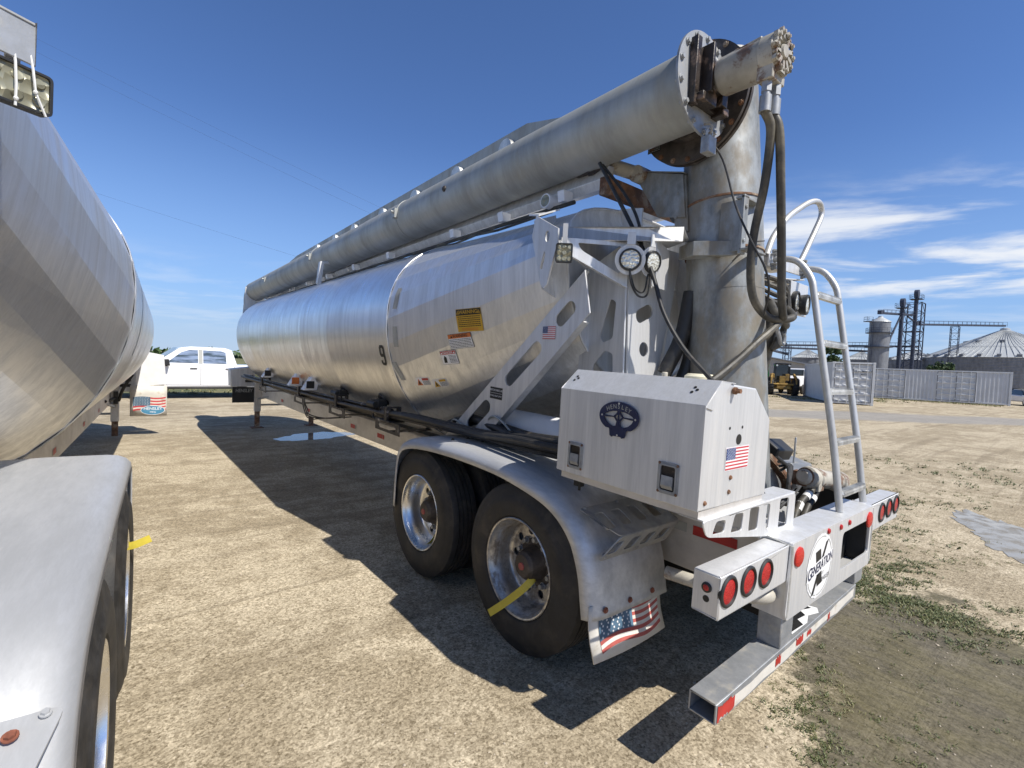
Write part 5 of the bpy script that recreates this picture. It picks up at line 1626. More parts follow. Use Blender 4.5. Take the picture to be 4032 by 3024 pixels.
for y in (5.1, 3.95):
    mb = MB().lathe([(0, .07), (.05, .09), (.10, .06)], (-.90, y, 1.30), (-.8, 0, -.3), 16)
    mb.box(-1.06, y - .10, 1.20, -.96, y + .10, 1.27).cyl((-1.08, y - .09, 1.22), (-1.08, y + .09, 1.22), .035, n=12)
    mb.tube([(-1.03, y - .06, 1.2), (-1.06, y - .25, 1.12), (-1.04, y - .5, 1.13)], .010, 8, smooth=5); mb.tube([(-1.03, y + .06, 1.2), (-1.08, y - .05, 1.08), (-1.04, y - .3, 1.10)], .010, 8, smooth=5)
    mb.build('gate_actuator', 'black', trailer, bevel=.004)
    MB().bar((-.93, y, 1.36), (-.88, y, 1.24), .10, .02).build('actuator_bracket', 'weld', trailer)
wl = MB()
for y, z in ((2.55, 1.08), (2.0, 1.18)): wl.tube([(-.86, y + .16, z), (-.90, y + .12, z + .12), (-.93, y, z + .16), (-.92, y - .14, z + .10), (-.88, y - .2, z)], .008, 8, smooth=5)
wl.build('wire_loop', 'greytape', trailer)
at = MB().tube([(-.62, 2.35, 1.24), (-.62, 1.0, 1.24)], .13, 24).ball((-.62, 2.35, 1.24), .13, 16, (1, .5, 1))
at.build('air_tank', 'white', trailer, 40)
# panel and lid hinges along the roof
mb = MB().prism([(-.17, 2.25, 3.16), (-.17, 2.16, 3.88), (-.17, 2.76, 4.01), (-.17, 10.5, 3.72), (-.17, 11.3, 3.62), (-.17, 11.3, 3.04)], (.012, 0, 0))
mb.build('roof_panel', 'tube', trailer, 35)
for y in (8.9, 7.9, 7.0, 5.9, 4.9, 3.9, 3.0):
    mb = MB().cyl((-.24, y, 3.83 - .032 * (y - 2.5)), (-.18, y, 3.83 - .032 * (y - 2.5)), .105, n=24).build('roof_lid_knob', 'weld', trailer)
# boom rests
mb = MB()
mb.prism([(-.93, 6.45, 2.70), (-.90, 6.45, 3.02), (-.84, 6.45, 3.02), (-.88, 6.45, 2.66)], (0, .08, 0))
mb.tube([(-.87, 6.49, 3.01), (-.60, 6.49, 3.04), (-.50, 6.49, 3.02), (-.46, 6.49, 2.94)], .022, 10, smooth=4)
mb.build('boom_rest', 'alu', trailer, bevel=.004)
mb = MB().prism([(-.98, 11.75, 2.42), (-.93, 11.75, 3.05), (-.50, 11.75, 2.78), (-.45, 11.75, 2.62)], (0, .012, 0))
mb.build('boom_cradle', 'alu', trailer)
mb = MB().cyl((-.48, 1.95, 3.02), (-.60, 1.95, 3.02), .055, .055, 20).build('roof_lamp', 'white', trailer, 35)
MB().cyl((-.60, 1.95, 3.02), (-.603, 1.95, 3.02), .045, n=20).build('lens', 'lensdust', mb)
# front cabinet, gladhand bracket and dark flap at the nose
def nose(root, s):
    mb = MB().prism([(s * .64, 11.95, 1.20), (s * 1.17, 11.95, 1.12), (s * 1.15, 11.95, .72), (s * .64, 11.95, .72)], (0, .35, 0))
    cb_ = mb.build('front_cabinet', 'alu', root, bevel=.01)
    v = MB()
    for z in (.82, .93): v.plate(rrect(.68, z, .86, z + .06, .02), [], (0, 11.945, 0), (s, 0, 0), (0, 0, 1), .008)
    v.build('vent', 'black', cb_)
    return cb_


nose(trailer, -1)
fl = MB().box(-1.12, 11.94, .34, -.60, 11.955, .71)
nf = fl.build('front_flap', 'black', trailer)
d = Decal((-.88, 11.938, .62), (1, 0, 0), (0, 0, 1)); d.text('HENSLEY', 0, 0, .11, 0, 0, .02, .1, .8); d.build('lettering', ['greytape'], nf)

# ---------------------------------------------------------------- second trailer on the left
trailer2 = empty('feed_trailer', (0, 0, 0), (PITCH * .6, 0, R(-3.2)))
_rot = Matrix.Rotation(R(-3.2), 4, 'Z')
_p = _rot @ V(0, 1.27958, 0)
trailer2.location = (-4.51 + _p.x, -.233 + _p.y, 0)
tag(trailer2, 'silver feed trailer cut off by the picture edge, its bright fender nearest the camera', 'trailer', 'bulk feed trailers parked side by side')
tank2, cone2, bvt2, bvh2, strut2 = build_trailer(trailer2, False)
d = side_decal(bvt2, 4.6, 2.0, 1)
d.poly([(-.03, .40), (.03, .40), (.03, -.35), (-.03, -.35)], 0, 0); d.build('tape_patch', ['fadeblue'], tank2)
cb_ = nose(trailer2, 1)
mb = MB().prism([(.95, 11.6, .86), (1.45, 11.6, .90), (1.40, 11.6, 1.5), (1.15, 11.6, 1.55), (.95, 11.6, 1.2)], (0, .03, 0))
mb.build('front_guard', 'white', trailer2, bevel=.004)
fm = MB()
rows = [[V(x, 11.58 + .03 * math.sin(x * 9) * (.9 - z), z) for x in (.86, .98, 1.1, 1.22, 1.34, 1.46)] for z in (.88, .7, .5, .26)]
fm.grid(rows)
ff = fm.build('front_flap', 'whitedirty', trailer2, 60, solid=.008, fix=False)
d = Decal((1.16, 11.55, .48), (1, 0, 0), (0, 0, 1), lift=.006)
d.drop = BVHTree.FromPolygons([Vector(v.co) for v in ff.data.vertices], [tuple(p.vertices) for p in ff.data.polygons])
wavy_flag(d, -.25, .28, -.12, .15, (1, 0, 2, 3))
d.poly(circ(.07, -.10, .20, 40, .095), 3, 4); d.poly(circ(.07, -.10, .19, 40, .087), 4, 5)
d.text('HENSLEY', .07, -.07, .075, 3, 6, .012); d.text('MFG', .07, -.14, .05, 3, 6, .0)
d.build('flag_print', ['whitedirty', 'flagred', 'fadeblue', 'white', 'lightblue'], ff)
mb = MB().tube([(.62, 11.6, .62), (.45, 11.2, .56), (.56, 10.6, .66)], .025, 10, smooth=5)
mb.tube([(.68, 11.7, .56), (.75, 11.6, .8), (.9, 11.6, 1.1)], .028, 10, smooth=5).box(.60, 11.66, .5, .67, 11.69, .75)
mb.build('leg_crank', 'hose', trailer2)

SPLIT = ('fender_bolt flap_bolt shelf_bolt box_bolt lid_rivet drilled_hole flange_bolt roof_tab boom_band weld_ring reflective_tape '
         'line_bracket grease_block hose_fitting clamp_bolt mast_seam cross_member weld_seam rusty_bolt support_bolt box_support lamp_plate vent tape_patch fender_step').split()
BUNDLE = 'steel_line hose_bundle supply_hose control_cable wire_loop riser_hose rear_hose roof_pipe lamp_cable zip_tie leg_brace'.split()
for o in list(bpy.data.objects):
    k = o.name.split('.')[0]
    if o.type == 'MESH' and o.parent and (k in SPLIT or k in BUNDLE): split_part(o, k in BUNDLE)
for root in (trailer, trailer2):
    for o in list(root.children): o.location.y -= 1.27958
lm = trailer.matrix_basis.copy()
def T(p): return Matrix.Translation((0, 1.27958, 0)) @ Matrix.Rotation(PITCH, 4, 'X') @ Matrix.Translation((0, -1.27958, 0)) @ Vector(p)
lock.matrix_world = Matrix.Translation((0, 1.27958, 0)) @ Matrix.Rotation(PITCH, 4, 'X') @ Matrix.Translation((0, -1.27958, 0))


# ---------------------------------------------------------------- yellow ribbons tied to the wheels
def ribbon(pts, w, label, wdir=(0, 0, 1)):
    P = smooth_path(pts, 8)
    rows = []
    for i, p in enumerate(P):
        t = (P[min(i + 1, len(P) - 1)] - P[max(0, i - 1)]).normalized()
        sd_ = (Vector(wdir) - t * t.dot(Vector(wdir))).normalized()
        rows.append([p - sd_ * w / 2, p + sd_ * w / 2])
    o = MB().grid(rows).build('ribbon_tag', 'yellow', None, 60, solid=.0012, fix=False, flat=True)
    return tag(o, label, 'ribbon tag', 'yellow ribbon tags on the wheels')


ribbon([(-1.115, 1.235, .432), (-1.16, 1.205, .45), (-1.22, 1.235, .385), (-1.27, 1.33, .28), (-1.31, 1.445, .172)], .045, 'yellow ribbon dangling from the hub of the rear wheel of the trailer with the ladder', (0, .35, 1))
ribbon([(-1.10, 2.46, .36), (-1.13, 2.49, .285), (-1.18, 2.50, .25), (-1.255, 2.505, .222)], .04, 'yellow ribbon seen edge-on inside the front wheel of the trailer with the ladder', (1, .15, .2))
ribbon([(-3.12, 2.50, .632), (-3.075, 2.47, .645), (-3.005, 2.46, .672)], .042, 'yellow ribbon sticking out from the wheel of the trailer at the left edge', (0, .1, 1))
# ---------------------------------------------------------------- white crew-cab pickup
def build_pickup(x0, y0, yaw=0.0):
    """nose towards -X; (x0, y0) is the middle of the front bumper on the ground"""
    root = empty('pickup_truck', (x0, y0, 0), (0, 0, yaw))
    tag(root, 'white crew cab pickup truck parked beyond the two trailers', 'pickup truck')
    W = .99
    mb = MB()
    side = [(.05, .55), (.0, .75), (.03, 1.05), (.25, 1.16), (1.45, 1.24), (3.95, 1.27), (5.75, 1.29), (5.78, .62), (5.1, .55), (5.05, .75), (4.85, .93), (4.55, 1.0), (4.25, .93), (4.05, .72), (4.0, .44), (1.65, .42), (1.60, .70), (1.42, .92), (1.12, 1.0), (.82, .92), (.64, .70), (.6, .52)]
    mb.prism([(x, -W, z) for x, z in side], (0, 2 * W, 0))
    body = mb.build('body', 'carwhite', root, 30, bevel=.05, seg=3)
    cab = MB()
    lo = [(1.35, 1.22), (3.98, 1.22)]
    P = lambda x, y, z: (x, y, z)
    v = []
    for s in (-1, 1): v += [P(1.30, s * .955, 1.22), P(2.12, s * .79, 1.86), P(2.45, s * .78, 1.92), P(3.55, s * .78, 1.92), P(3.80, s * .80, 1.84), P(3.98, s * .95, 1.22)]
    cab.add(v, [(5, 4, 3, 2, 1, 0), (6, 7, 8, 9, 10, 11)] + [(i, (i + 1) % 6, 6 + (i + 1) % 6, 6 + i) for i in range(6)])
    cab.build('cab', 'carwhite', root, 30, bevel=.04, seg=3)
    def ysd(z): return -(.955 - (z - 1.22) / .64 * .165) - .006
    def win(pts, name, mat='carglass', off=0.0):
        m = MB().prism([(x, ysd(z) - off, z) for x, z in pts], (0, .012, 0))
        m.build(name, mat, root, bevel=.004)
    win([(1.72, 1.31), (2.16, 1.70), (2.42, 1.80), (2.68, 1.80), (2.68, 1.31)], 'door_window')
    win([(2.84, 1.31), (2.84, 1.80), (3.42, 1.80), (3.58, 1.74), (3.60, 1.31)], 'door_window')
    win([(2.70, 1.29), (2.70, 1.83), (2.82, 1.83), (2.82, 1.29)], 'window_pillar', 'greytape', .001)
    ws = MB().add([(1.36, -.86, 1.26), (2.10, -.74, 1.84), (2.10, .74, 1.84), (1.36, .86, 1.26)], [(0, 1, 2, 3)])
    o = ws.build('windscreen', 'glass', root, fix=False); o.location = (-.035, 0, .035)
    sm = MB()
    for x, z0, z1 in ((2.76, .52, 1.24), (3.86, .60, 1.24), (1.52, .60, 1.2)): sm.box(x - .006, -W - .003, z0, x + .006, -W + .01, z1)
    sm.box(1.7, -W - .003, .50, 3.98, -W + .01, .515)
    sm.build('door_seam', 'contdark', root)
    hd = MB().box(2.42, -W - .03, 1.10, 2.64, -W - .012, 1.135).box(3.56, -W - .03, 1.10, 3.78, -W - .012, 1.135)
    hd.build('door_handle', 'black', root, bevel=.008)
    ml = MB().box(2.02, -W - .10, .66, 2.05, -W - .0, .69)
    mr_ = MB().prism([(1.60, -W - .26, 1.22), (1.60, -W - .26, 1.42), (1.76, -W - .26, 1.44), (1.80, -W - .26, 1.20)], (0, .22, 0)).box(1.66, -W - .06, 1.18, 1.74, -.92, 1.24)
    mr_.build('door_mirror', 'black', root, bevel=.02)
    ra = MB().box(1.75, -W - .02, .36, 3.95, -W + .15, .42); ra.build('sill_step', 'black', root, bevel=.02)
    MB().box(.2, -.8, .38, 5.6, .8, .60).build('chassis', 'black', root)
    for x in (1.12, 4.55):
        for s in (-1, 1):
            t = MB().lathe([(0, .25), (.01, .33), (.03, .385), (.06, .40), (.22, .40), (.26, .36), (.27, .25)], (x, s * W - s * .02, .40), (0, -s, 0), 36, close=False)
            w = t.build('wheel', 'rubber', root)
            MB().lathe([(.02, .25), (.03, .22), (.06, .20), (.05, .06), (.03, .05)], (x, s * W - s * .02, .40), (0, -s, 0), 28).build('rim', 'rim', w)
    for s in (-1, 1):
        MB().prism([(.03, s * .6, .85), (.03, s * .95, .85), (.25, s * .985, .85), (.25, s * .985, 1.05), (.03, s * .95, 1.05), (.03, s * .6, 1.05)], (-.012, 0, 0)).build('headlight', 'lens', root)
    MB().box(-.03, -.58, .68, .03, .58, 1.02).build('grille', 'black', root, bevel=.01)
    MB().prism([(-.08, -.95, .45), (.12, -1.0, .45), (.12, 1.0, .45), (-.08, .95, .45)], (0, 0, .2)).build('bumper', 'alu', root, bevel=.02)
    return root


build_pickup(-3.62, 21.25, R(1.5))


# ---------------------------------------------------------------- shipping containers
def container(P, yaw, L, label, doors_end=True, side_doors=(), txt=None):
    """P: near corner on the ground; local +x along the long side, local y across (2.44 m)"""
    root = empty('shipping_container', (P[0], P[1], 0), (0, 0, yaw))
    tag(root, label, 'container', 'grey shipping containers')
    W, H = 2.438, 2.896
    fr = MB()
    q = .16
    for x in (0, L - q):
        for y in (0, W - q): fr.box(x, y, 0.02, x + q, y + q, H)
    for z0, z1 in ((.06, .20), (H - .12, H - .01)):
        fr.box(q, .01, z0, L - q, .12, z1); fr.box(q, W - .12, z0, L - q, W - .01, z1)
        fr.box(.01, q, z0, .12, W - q, z1); fr.box(L - .12, q, z0, L - .01, W - q, z1)
    for x in (-.006, L - .17):
        for y in (-.006, W - .156):
            for z in (0.0, H - .115): fr.box(x, y, z, x + .176, y + .162, z + .12)
    fr.build('corner_frame', 'contgrey', root, bevel=.008)

    def corr(a, b, y, out, pitch=.28):
        rows = [[], []]
        x = a
        k = 0
        while x < b - 1e-6:
            for dx_, d_ in ((0, 0), (.07 / .28 * pitch, 0), (.14 / .28 * pitch, .05), (.21 / .28 * pitch, .05)):
                xx = min(b, x + dx_)
                rows[0].append(V(xx, y + out * d_, .19)); rows[1].append(V(xx, y + out * d_, H - .11))
            x += pitch
        rows[0].append(V(b, y, .19)); rows[1].append(V(b, y, H - .11))
        return rows
    spans, x = [], q
    for a, b in side_doors: spans.append((x, a)); x = b
    spans.append((x, L - q))
    wl = MB()
    for a, b in spans:
        if b - a > .1: wl.grid(corr(a, b, .03, 1))
    wl.grid(corr(q, L - q, W - .03, -1))
    wl.build('side_wall', 'contgrey', root, flat=True, fix=False, solid=.004)
    rf = MB().box(.1, .1, H - .03, L - .1, W - .1, H - .008); rf.build('roof', 'contgrey', root)
    fl_ = MB().box(.1, .1, .12, L - .1, W - .1, .2); fl_.build('floor', 'contdark', root)

    def leaf(O, U, w, name='door'):
        m = MB(); U = Vector(U); N = U.cross(V(0, 0, 1))
        z0, z1 = .20, H - .14
        ns = 5
        rows = []
        for i in range(ns):
            a = z0 + (z1 - z0) * i / ns; b = z0 + (z1 - z0) * (i + 1) / ns
            for zz, d_ in ((a, .0), (a + .10, .0), (a + .16, -.04), (b - .05, -.04)):
                rows.append([Vector(O) + U * .05 + N * d_ + V(0, 0, zz), Vector(O) + U * (w - .05) + N * d_ + V(0, 0, zz)])
        rows.append([Vector(O) + U * .05 + V(0, 0, z1), Vector(O) + U * (w - .05) + V(0, 0, z1)])
        m.grid(rows)
        for u0, u1 in ((.0, .055), (w - .055, w)): m.obox(Vector(O) + U * (u0 + u1) / 2 + V(0, 0, (z0 + z1) / 2), U * (u1 - u0) / 2, N * .02, V(0, 0, (z1 - z0) / 2))
        d_ = m.build(name, 'contgrey', root, flat=True, fix=False)
        g = MB()
        for u in (.0, w): g.obox(Vector(O) + U * u + N * .022 + V(0, 0, (z0 + z1) / 2), U * .018, N * .004, V(0, 0, (z1 - z0) / 2))
        for z in (z0, z1): g.obox(Vector(O) + U * w / 2 + N * .022 + V(0, 0, z), U * w / 2, N * .004, V(0, 0, .015))
        g.build('gasket', 'contdark', d_)
        b = MB()
        for u in (w * .28, w * .72):
            b.cyl(Vector(O) + U * u + N * .05 + V(0, 0, z0 - .08), Vector(O) + U * u + N * .05 + V(0, 0, z1 + .08), .018, n=10)
            for z in (.35, 1.0, 1.9, 2.55): b.obox(Vector(O) + U * u + N * .04 + V(0, 0, z), U * .05, N * .02, V(0, 0, .03))
        b.obox(Vector(O) + U * w * .5 + N * .055 + V(0, 0, 1.15), U * w * .24, N * .012, V(0, 0, .02))
        for z in (.4, 1.1, 1.8, 2.5): b.obox(Vector(O) + U * (.0 if name == 'door' else w) + N * .03 + V(0, 0, z), U * .05, N * .02, V(0, 0, .05))
        b.build('lock_rod', 'contgrey', d_, 30)
        return d_
    if doors_end:
        w = (W - .32) / 2
        a = leaf((0.02, W - .16, 0), (0, -1, 0), w); b = leaf((0.02, W - .16 - w, 0), (0, -1, 0), w)
        if txt:
            d = Decal((-.05, .16 + w * .5, 2.28), (0, -1, 0), (0, 0, 1), lift=.0)
            d.text(txt[0], 0, 0, .15, 0, 0, .01); d.text(txt[1], .05, -.22, .15, 0, 0, .01)
            d.build('marking', ['ink'], b)
    for a, b in side_doors:
        w = (b - a) / 2
        leaf((a, .02, 0), (1, 0, 0), w); leaf((a + w, .02, 0), (1, 0, 0), w)
        MB().box(a - .05, .0, .19, a - .0, .10, H - .11).build('door_post', 'contgrey', root); MB().box(b, .0, .19, b + .05, .10, H - .11).build('door_post', 'contgrey', root)
    return root


# end doors face the yard; the long side runs away from it
container((36.1, 9.1, 0), R(27.9), 12.19, 'grey shipping container with end doors facing the yard and stencilled numbers', True, (), ('LYGU 466615 0', '45G1'))
# long side with two pairs of side doors faces the yard: local x runs from far left to near right
c2a = V(52.35, 16.1, 0)
c2d = (V(56.1, 4.78, 0) - c2a); c2d.z = 0
container((c2a.x, c2a.y, 0), math.atan2(c2d.y, c2d.x), 12.19, 'long grey shipping container with corrugated side and two pairs of side doors', False, ((2.55, 5.0), (7.3, 9.9)))


# ---------------------------------------------------------------- grain elevator
def rail_ring(mb, c, r, z, n=32):
    for h in (.55, 1.05): mb.tube([(c[0] + r * math.cos(2 * math.pi * i / n), c[1] + r * math.sin(2 * math.pi * i / n), z + h) for i in range(n + 1)], .035, 5, False)
    for i in range(0, n, 2): mb.cyl((c[0] + r * math.cos(2 * math.pi * i / n), c[1] + r * math.sin(2 * math.pi * i / n), z), (c[0] + r * math.cos(2 * math.pi * i / n), c[1] + r * math.sin(2 * math.pi * i / n), z + 1.05), .03, n=5)


def grain_bin(x, y, r, eave, peak, label, ribs=48, vents=0, cat='grain bin', group='corrugated grain bins'):
    root = empty('grain_bin', (x, y, 0))
    tag(root, label, cat, group)
    prof, z = [], 0
    n_ = int(eave / .18)
    for i in range(n_ + 1): prof += [(eave * i / n_, r + (.02 if i % 2 else -.02))]
    MB().lathe(prof, (0, 0, 0), (0, 0, 1), 96, close=False).build('wall', 'binsteel', root, 20)
    rf = MB()
    N = ribs
    rows = []
    hr = min(1.0, r * .1)
    for (rr, z) in ((r + .25, eave - .08), (r * .5, eave + (peak - eave) * .5), (hr, peak)): rows.append([V(rr * math.cos(2 * math.pi * i / N), rr * math.sin(2 * math.pi * i / N), z) for i in range(N)])
    rf.grid(rows, wrap=True)
    roof = rf.build('roof', 'binroof', root, flat=True)
    rb = MB()
    for i in range(N):
        a = 2 * math.pi * i / N
        rb.bar((hr * math.cos(a), hr * math.sin(a), peak + .03), ((r + .25) * math.cos(a), (r + .25) * math.sin(a), eave - .05), .06 if r > 6 else .04, .12)
    for rr_ in (.5,):
        rr2, z = hr + (r - hr) * .62, peak - (peak - eave) * .62
        rb.tube([(rr2 * math.cos(2 * math.pi * i / N), rr2 * math.sin(2 * math.pi * i / N), z + .06) for i in range(N + 1)], .06, 5, False)
    rb.build('roof_rib', 'binroof', roof)
    MB().lathe([(peak - .1, hr), (peak + .5, hr), (peak + .7, hr * .5)], (0, 0, 0), (0, 0, 1), 20).build('cap', 'binroof', root)
    if vents:
        vm = MB()
        for i in range(vents):
            a = 2 * math.pi * (i + .3) / vents
            for f in ((.97, .35),) if i % 3 else ((.97, .35), (.45, .5)):
                rr, z = r * f[0], eave + (peak - eave) * (1 - f[0])
                vm.obox((rr * math.cos(a), rr * math.sin(a), z + .3), (.45 * math.cos(a), .45 * math.sin(a), -.1), (-.4 * math.sin(a), .4 * math.cos(a), 0), (0, 0, .25))
        vm.build('roof_vent', 'binsteel', root)
    lm_ = MB()
    a = math.atan2(-y, -x) + .55
    for q in (-.25, .25):
        lm_.cyl((r * math.cos(a) - q * math.sin(a) + .15 * math.cos(a), r * math.sin(a) + q * math.cos(a) + .15 * math.sin(a), 1), (r * math.cos(a) - q * math.sin(a) + .15 * math.cos(a), r * math.sin(a) + q * math.cos(a) + .15 * math.sin(a), eave + .8), .04, n=5)
    for i in range(int(eave / .45)): lm_.bar(((r + .15) * math.cos(a) + .25 * math.sin(a), (r + .15) * math.sin(a) - .25 * math.cos(a), 1 + i * .45), ((r + .15) * math.cos(a) - .25 * math.sin(a), (r + .15) * math.sin(a) + .25 * math.cos(a), 1 + i * .45), .04, .04)
    lm_.build('bin_ladder', 'steel', root)
    return root


grain_bin(178.5, 18.0, 17.0, 8.55, 16.2, 'large round grain bin with conical ribbed roof at the right edge', 84, 30)
grain_bin(151.0, 55.0, 4.0, 7.3, 9.5, 'small grain bin with conical roof rising behind the gabled shed', 40)
grain_bin(163.2, 45.3, 4.2, 7.4, 9.6, 'small grain bin with conical roof seen left of the tall silo', 40)
grain_bin(175.2, 35.7, 6.9, 7.9, 10.4, 'medium grain bin with conical roof behind the lattice tower', 44, 16)

silo = empty('storage_silo', (136.9, 34.7, 0))
tag(silo, 'tall narrow dark grey silo with two railed galleries', 'silo')
prof = [(15.5 * i / 90, 2.05 + (.015 if i % 2 else -.015)) for i in range(91)]
MB().lathe(prof, (0, 0, 0), (0, 0, 1), 56, close=False).build('wall', 'binsteel', silo, 20)
MB().lathe([(15.45, 2.2), (15.55, 2.15), (16.6, .5), (16.9, .45)], (0, 0, 0), (0, 0, 1), 32).build('roof', 'binroof', silo, flat=True)
g_ = MB()
for z in (12.95, 9.6): g_.lathe([(z - .1, 2.05), (z - .1, 2.75), (z, 2.75), (z, 2.05)], (0, 0, 0), (0, 0, 1), 40)
rail_ring(g_, (0, 0), 2.7, 12.95)
g_.obox((-1.3, 1.9, 15.6), (.7, .5, 0), (-.5, .7, 0), (0, 0, .06)); 
for dx_, dy_ in ((-2.3, 2.0), (-1.4, 2.9), (-1.0, 1.2), (-.3, 2.2)): g_.cyl((dx_, dy_, 15.6), (dx_, dy_, 16.7), .04, n=5)
for h in (.55, 1.05): g_.tube([(-.3, 2.2, 15.6 + h), (-1.4, 2.9, 15.6 + h), (-2.3, 2.0, 15.6 + h), (-1.0, 1.2, 15.6 + h)], .035, 5)
g_.build('gallery', 'steel', silo)
l_ = MB()
for q in (-.25, .25): l_.cyl((-2.2 + q * .6, .9 + q * .75, 1), (-2.2 + q * .6, .9 + q * .75, 16), .05, n=5)
for i in range(34): l_.bar((-2.35, .71, 1 + i * .45), (-2.05, 1.09, 1 + i * .45), .04, .04)
l_.build('silo_ladder', 'steel', silo)


def bucket_elevator(x, y, h, label):
    root = empty('bucket_elevator', (x, y, 0))
    tag(root, label, 'elevator leg', 'bucket elevator legs')
    MB().box(-.52, -.30, 0, -.08, .30, h - 1).box(.08, -.30, 0, .52, .30, h - 1).build('leg_casing', 'steel', root)
    hd = MB().lathe([(-.42, .75), (-.42, .95), (.42, .95), (.42, .75)], (0, 0, h - .55), (0, 1, 0), 20).box(-.75, -.4, h - 1.6, .75, .4, h - .6)
    hd.box(.6, -.35, h - 1.0, 1.25, .35, h - .5)
    hd.build('head', 'steel', root)
    p = MB().box(-1.3, -1.2, h - 2.0, 1.3, 1.2, h - 1.9)
    for (a, b) in (((-1.3, -1.2), (1.3, -1.2)), ((1.3, -1.2), (1.3, 1.2)), ((1.3, 1.2), (-1.3, 1.2)), ((-1.3, 1.2), (-1.3, -1.2))):
        for q in (.5, 1.0): p.bar((*a, h - 1.9 + q), (*b, h - 1.9 + q), .05, .05)
        for t in (0, .5): p.bar((a[0] + (b[0] - a[0]) * t, a[1] + (b[1] - a[1]) * t, h - 1.9), (a[0] + (b[0] - a[0]) * t, a[1] + (b[1] - a[1]) * t, h - .9), .05, .05)
    p.build('platform', 'steel', root)
    l = MB()
    for q in (-.22, .22): l.cyl((-.95, q, 0), (-.95, q, h - 1.9), .04, n=5)
    for i in range(int(h / .5) - 4): l.bar((-.95, -.22, .5 + i * .5), (-.95, .22, .5 + i * .5), .04, .04); 
    for i in range(int(h / 2.2)): l.tube([(-.95, -.3, 1 + i * 2.2), (-1.5, -.3, 1 + i * 2.2), (-1.65, 0, 1 + i * 2.2), (-1.5, .3, 1 + i * 2.2), (-.95, .3, 1 + i * 2.2)], .035, 5)
    l.build('cage_ladder', 'steel', root)
    return root


bucket_elevator(144.5, 32.4, 21.4, 'shorter dark elevator leg next to the tall silo')
bucket_elevator(149.7, 30.9, 24.0, 'taller dark elevator leg standing against the lattice tower')

lt = MB()
cx_, cy_, hw, H = 152.2, 31.7, 1.75, 21.4
cs = [(cx_ - hw, cy_ - hw), (cx_ + hw, cy_ - hw), (cx_ + hw, cy_ + hw), (cx_ - hw, cy_ + hw)]
for c in cs: lt.bar((*c, 0), (*c, H), .22, .22, (1, 0, 0))
nb = 9
for i in range(nb):
    z0, z1 = H * i / nb, H * (i + 1) / nb
    for k in range(4):
        a, b = cs[k], cs[(k + 1) % 4]
        lt.bar((*a, z1), (*b, z1), .12, .12)
        lt.bar((*(a if (i + k) % 2 else b), z0), (*(b if (i + k) % 2 else a), z1), .10, .10)
for q in (4.6, 9.5, 14.2): lt.box(cx_ - hw, cy_ - hw, q, cx_ + hw, cy_ + hw, q + .08)
tag(lt.build('lattice_tower', 'steel'), 'square lattice steel tower supporting the elevator legs', 'tower')


def conveyor(a, b, label, truss=.9, w=.55):
    a, b = Vector(a), Vector(b)
    mb = MB()
    L = (b - a).length; d_ = (b - a).normalized(); s_ = V(-d_.y, d_.x, 0).normalized(); up = s_.cross(d_) * -1
    if up.z < 0: up = -up
    mb.bar(a, b, w, .42)
    n_ = max(3, int(L / 1.6))
    for e in (-.55, .55): mb.bar(a + s_ * e + up * truss, b + s_ * e + up * truss, .06, .06); mb.bar(a + s_ * e + up * .2, b + s_ * e + up * .2, .06, .06)
    for i in range(n_ + 1):
        p = a + d_ * L * i / n_
        for e in (-.55, .55): mb.bar(p + s_ * e - up * .2, p + s_ * e + up * truss, .05, .05, (1, 0, 0))
    mb.obox(a + up * .2, d_ * .6, s_ * .45, up * .45)
    o = mb.build('conveyor', 'steel')
    return tag(o, label, 'conveyor', 'overhead grain conveyors')


conveyor((136.9, 34.7, 17.6), (149.4, 31.2, 18.1), 'short top conveyor from the elevator legs to the tall silo')
conveyor((150.5, 30.6, 15.9), (178.2, 18.1, 17.4), 'high conveyor running to the peak of the large right bin')
conveyor((129.7, 53.0, 9.7), (152.3, 30.4, 10.5), 'long low conveyor passing behind the tall silo')
conveyor((127.3, 54.9, 9.0), (144.7, 38.4, 8.9), 'second low conveyor just below the long one, reaching out farther left')
conveyor((120.9, 56.4, 9.0), (131.6, 52.6, 7.4), 'sloping conveyor at the far left end of the elevator, near the mast')


def support(x, y, h, w, label):
    mb = MB()
    cs = [(x - w, y - w), (x + w, y - w), (x + w, y + w), (x - w, y + w)]
    for c in cs: mb.bar((*c, 0), (*c, h), .14, .14, (1, 0, 0))
    n_ = int(h / 1.5)
    for i in range(n_):
        for k in range(4): mb.bar((*cs[k], h * (i + 1) / n_), (*cs[(k + 1) % 4], h * (i + 1) / n_), .07, .07); mb.bar((*cs[k], h * i / n_), (*cs[(k + 1) % 4], h * (i + 1) / n_), .05, .05)
    tag(mb.build('support_tower', 'steel'), label, 'tower', 'conveyor support towers')


support(163.9, 25.6, 16.3, .8, 'slim support tower under the high conveyor left of the large bin')
support(130.4, 52.4, 9.4, .7, 'slim support tower under the left end of the low conveyors')
support(142.3, 36.4, 9.6, .6, 'slim support tower standing right of the tall silo')
dp = MB().tube([(144.2, 32.6, 17.5), (140.5, 33.4, 12.0), (138.5, 33.6, 8.0)], .22, 8).tube([(147.0, 31.8, 17.6), (149.7, 30.9, 16.5)], .2, 8)
tag(dp.build('grain_spout', 'steel'), 'sloping grain pipe between the tall silo and the shorter elevator leg', 'spout')


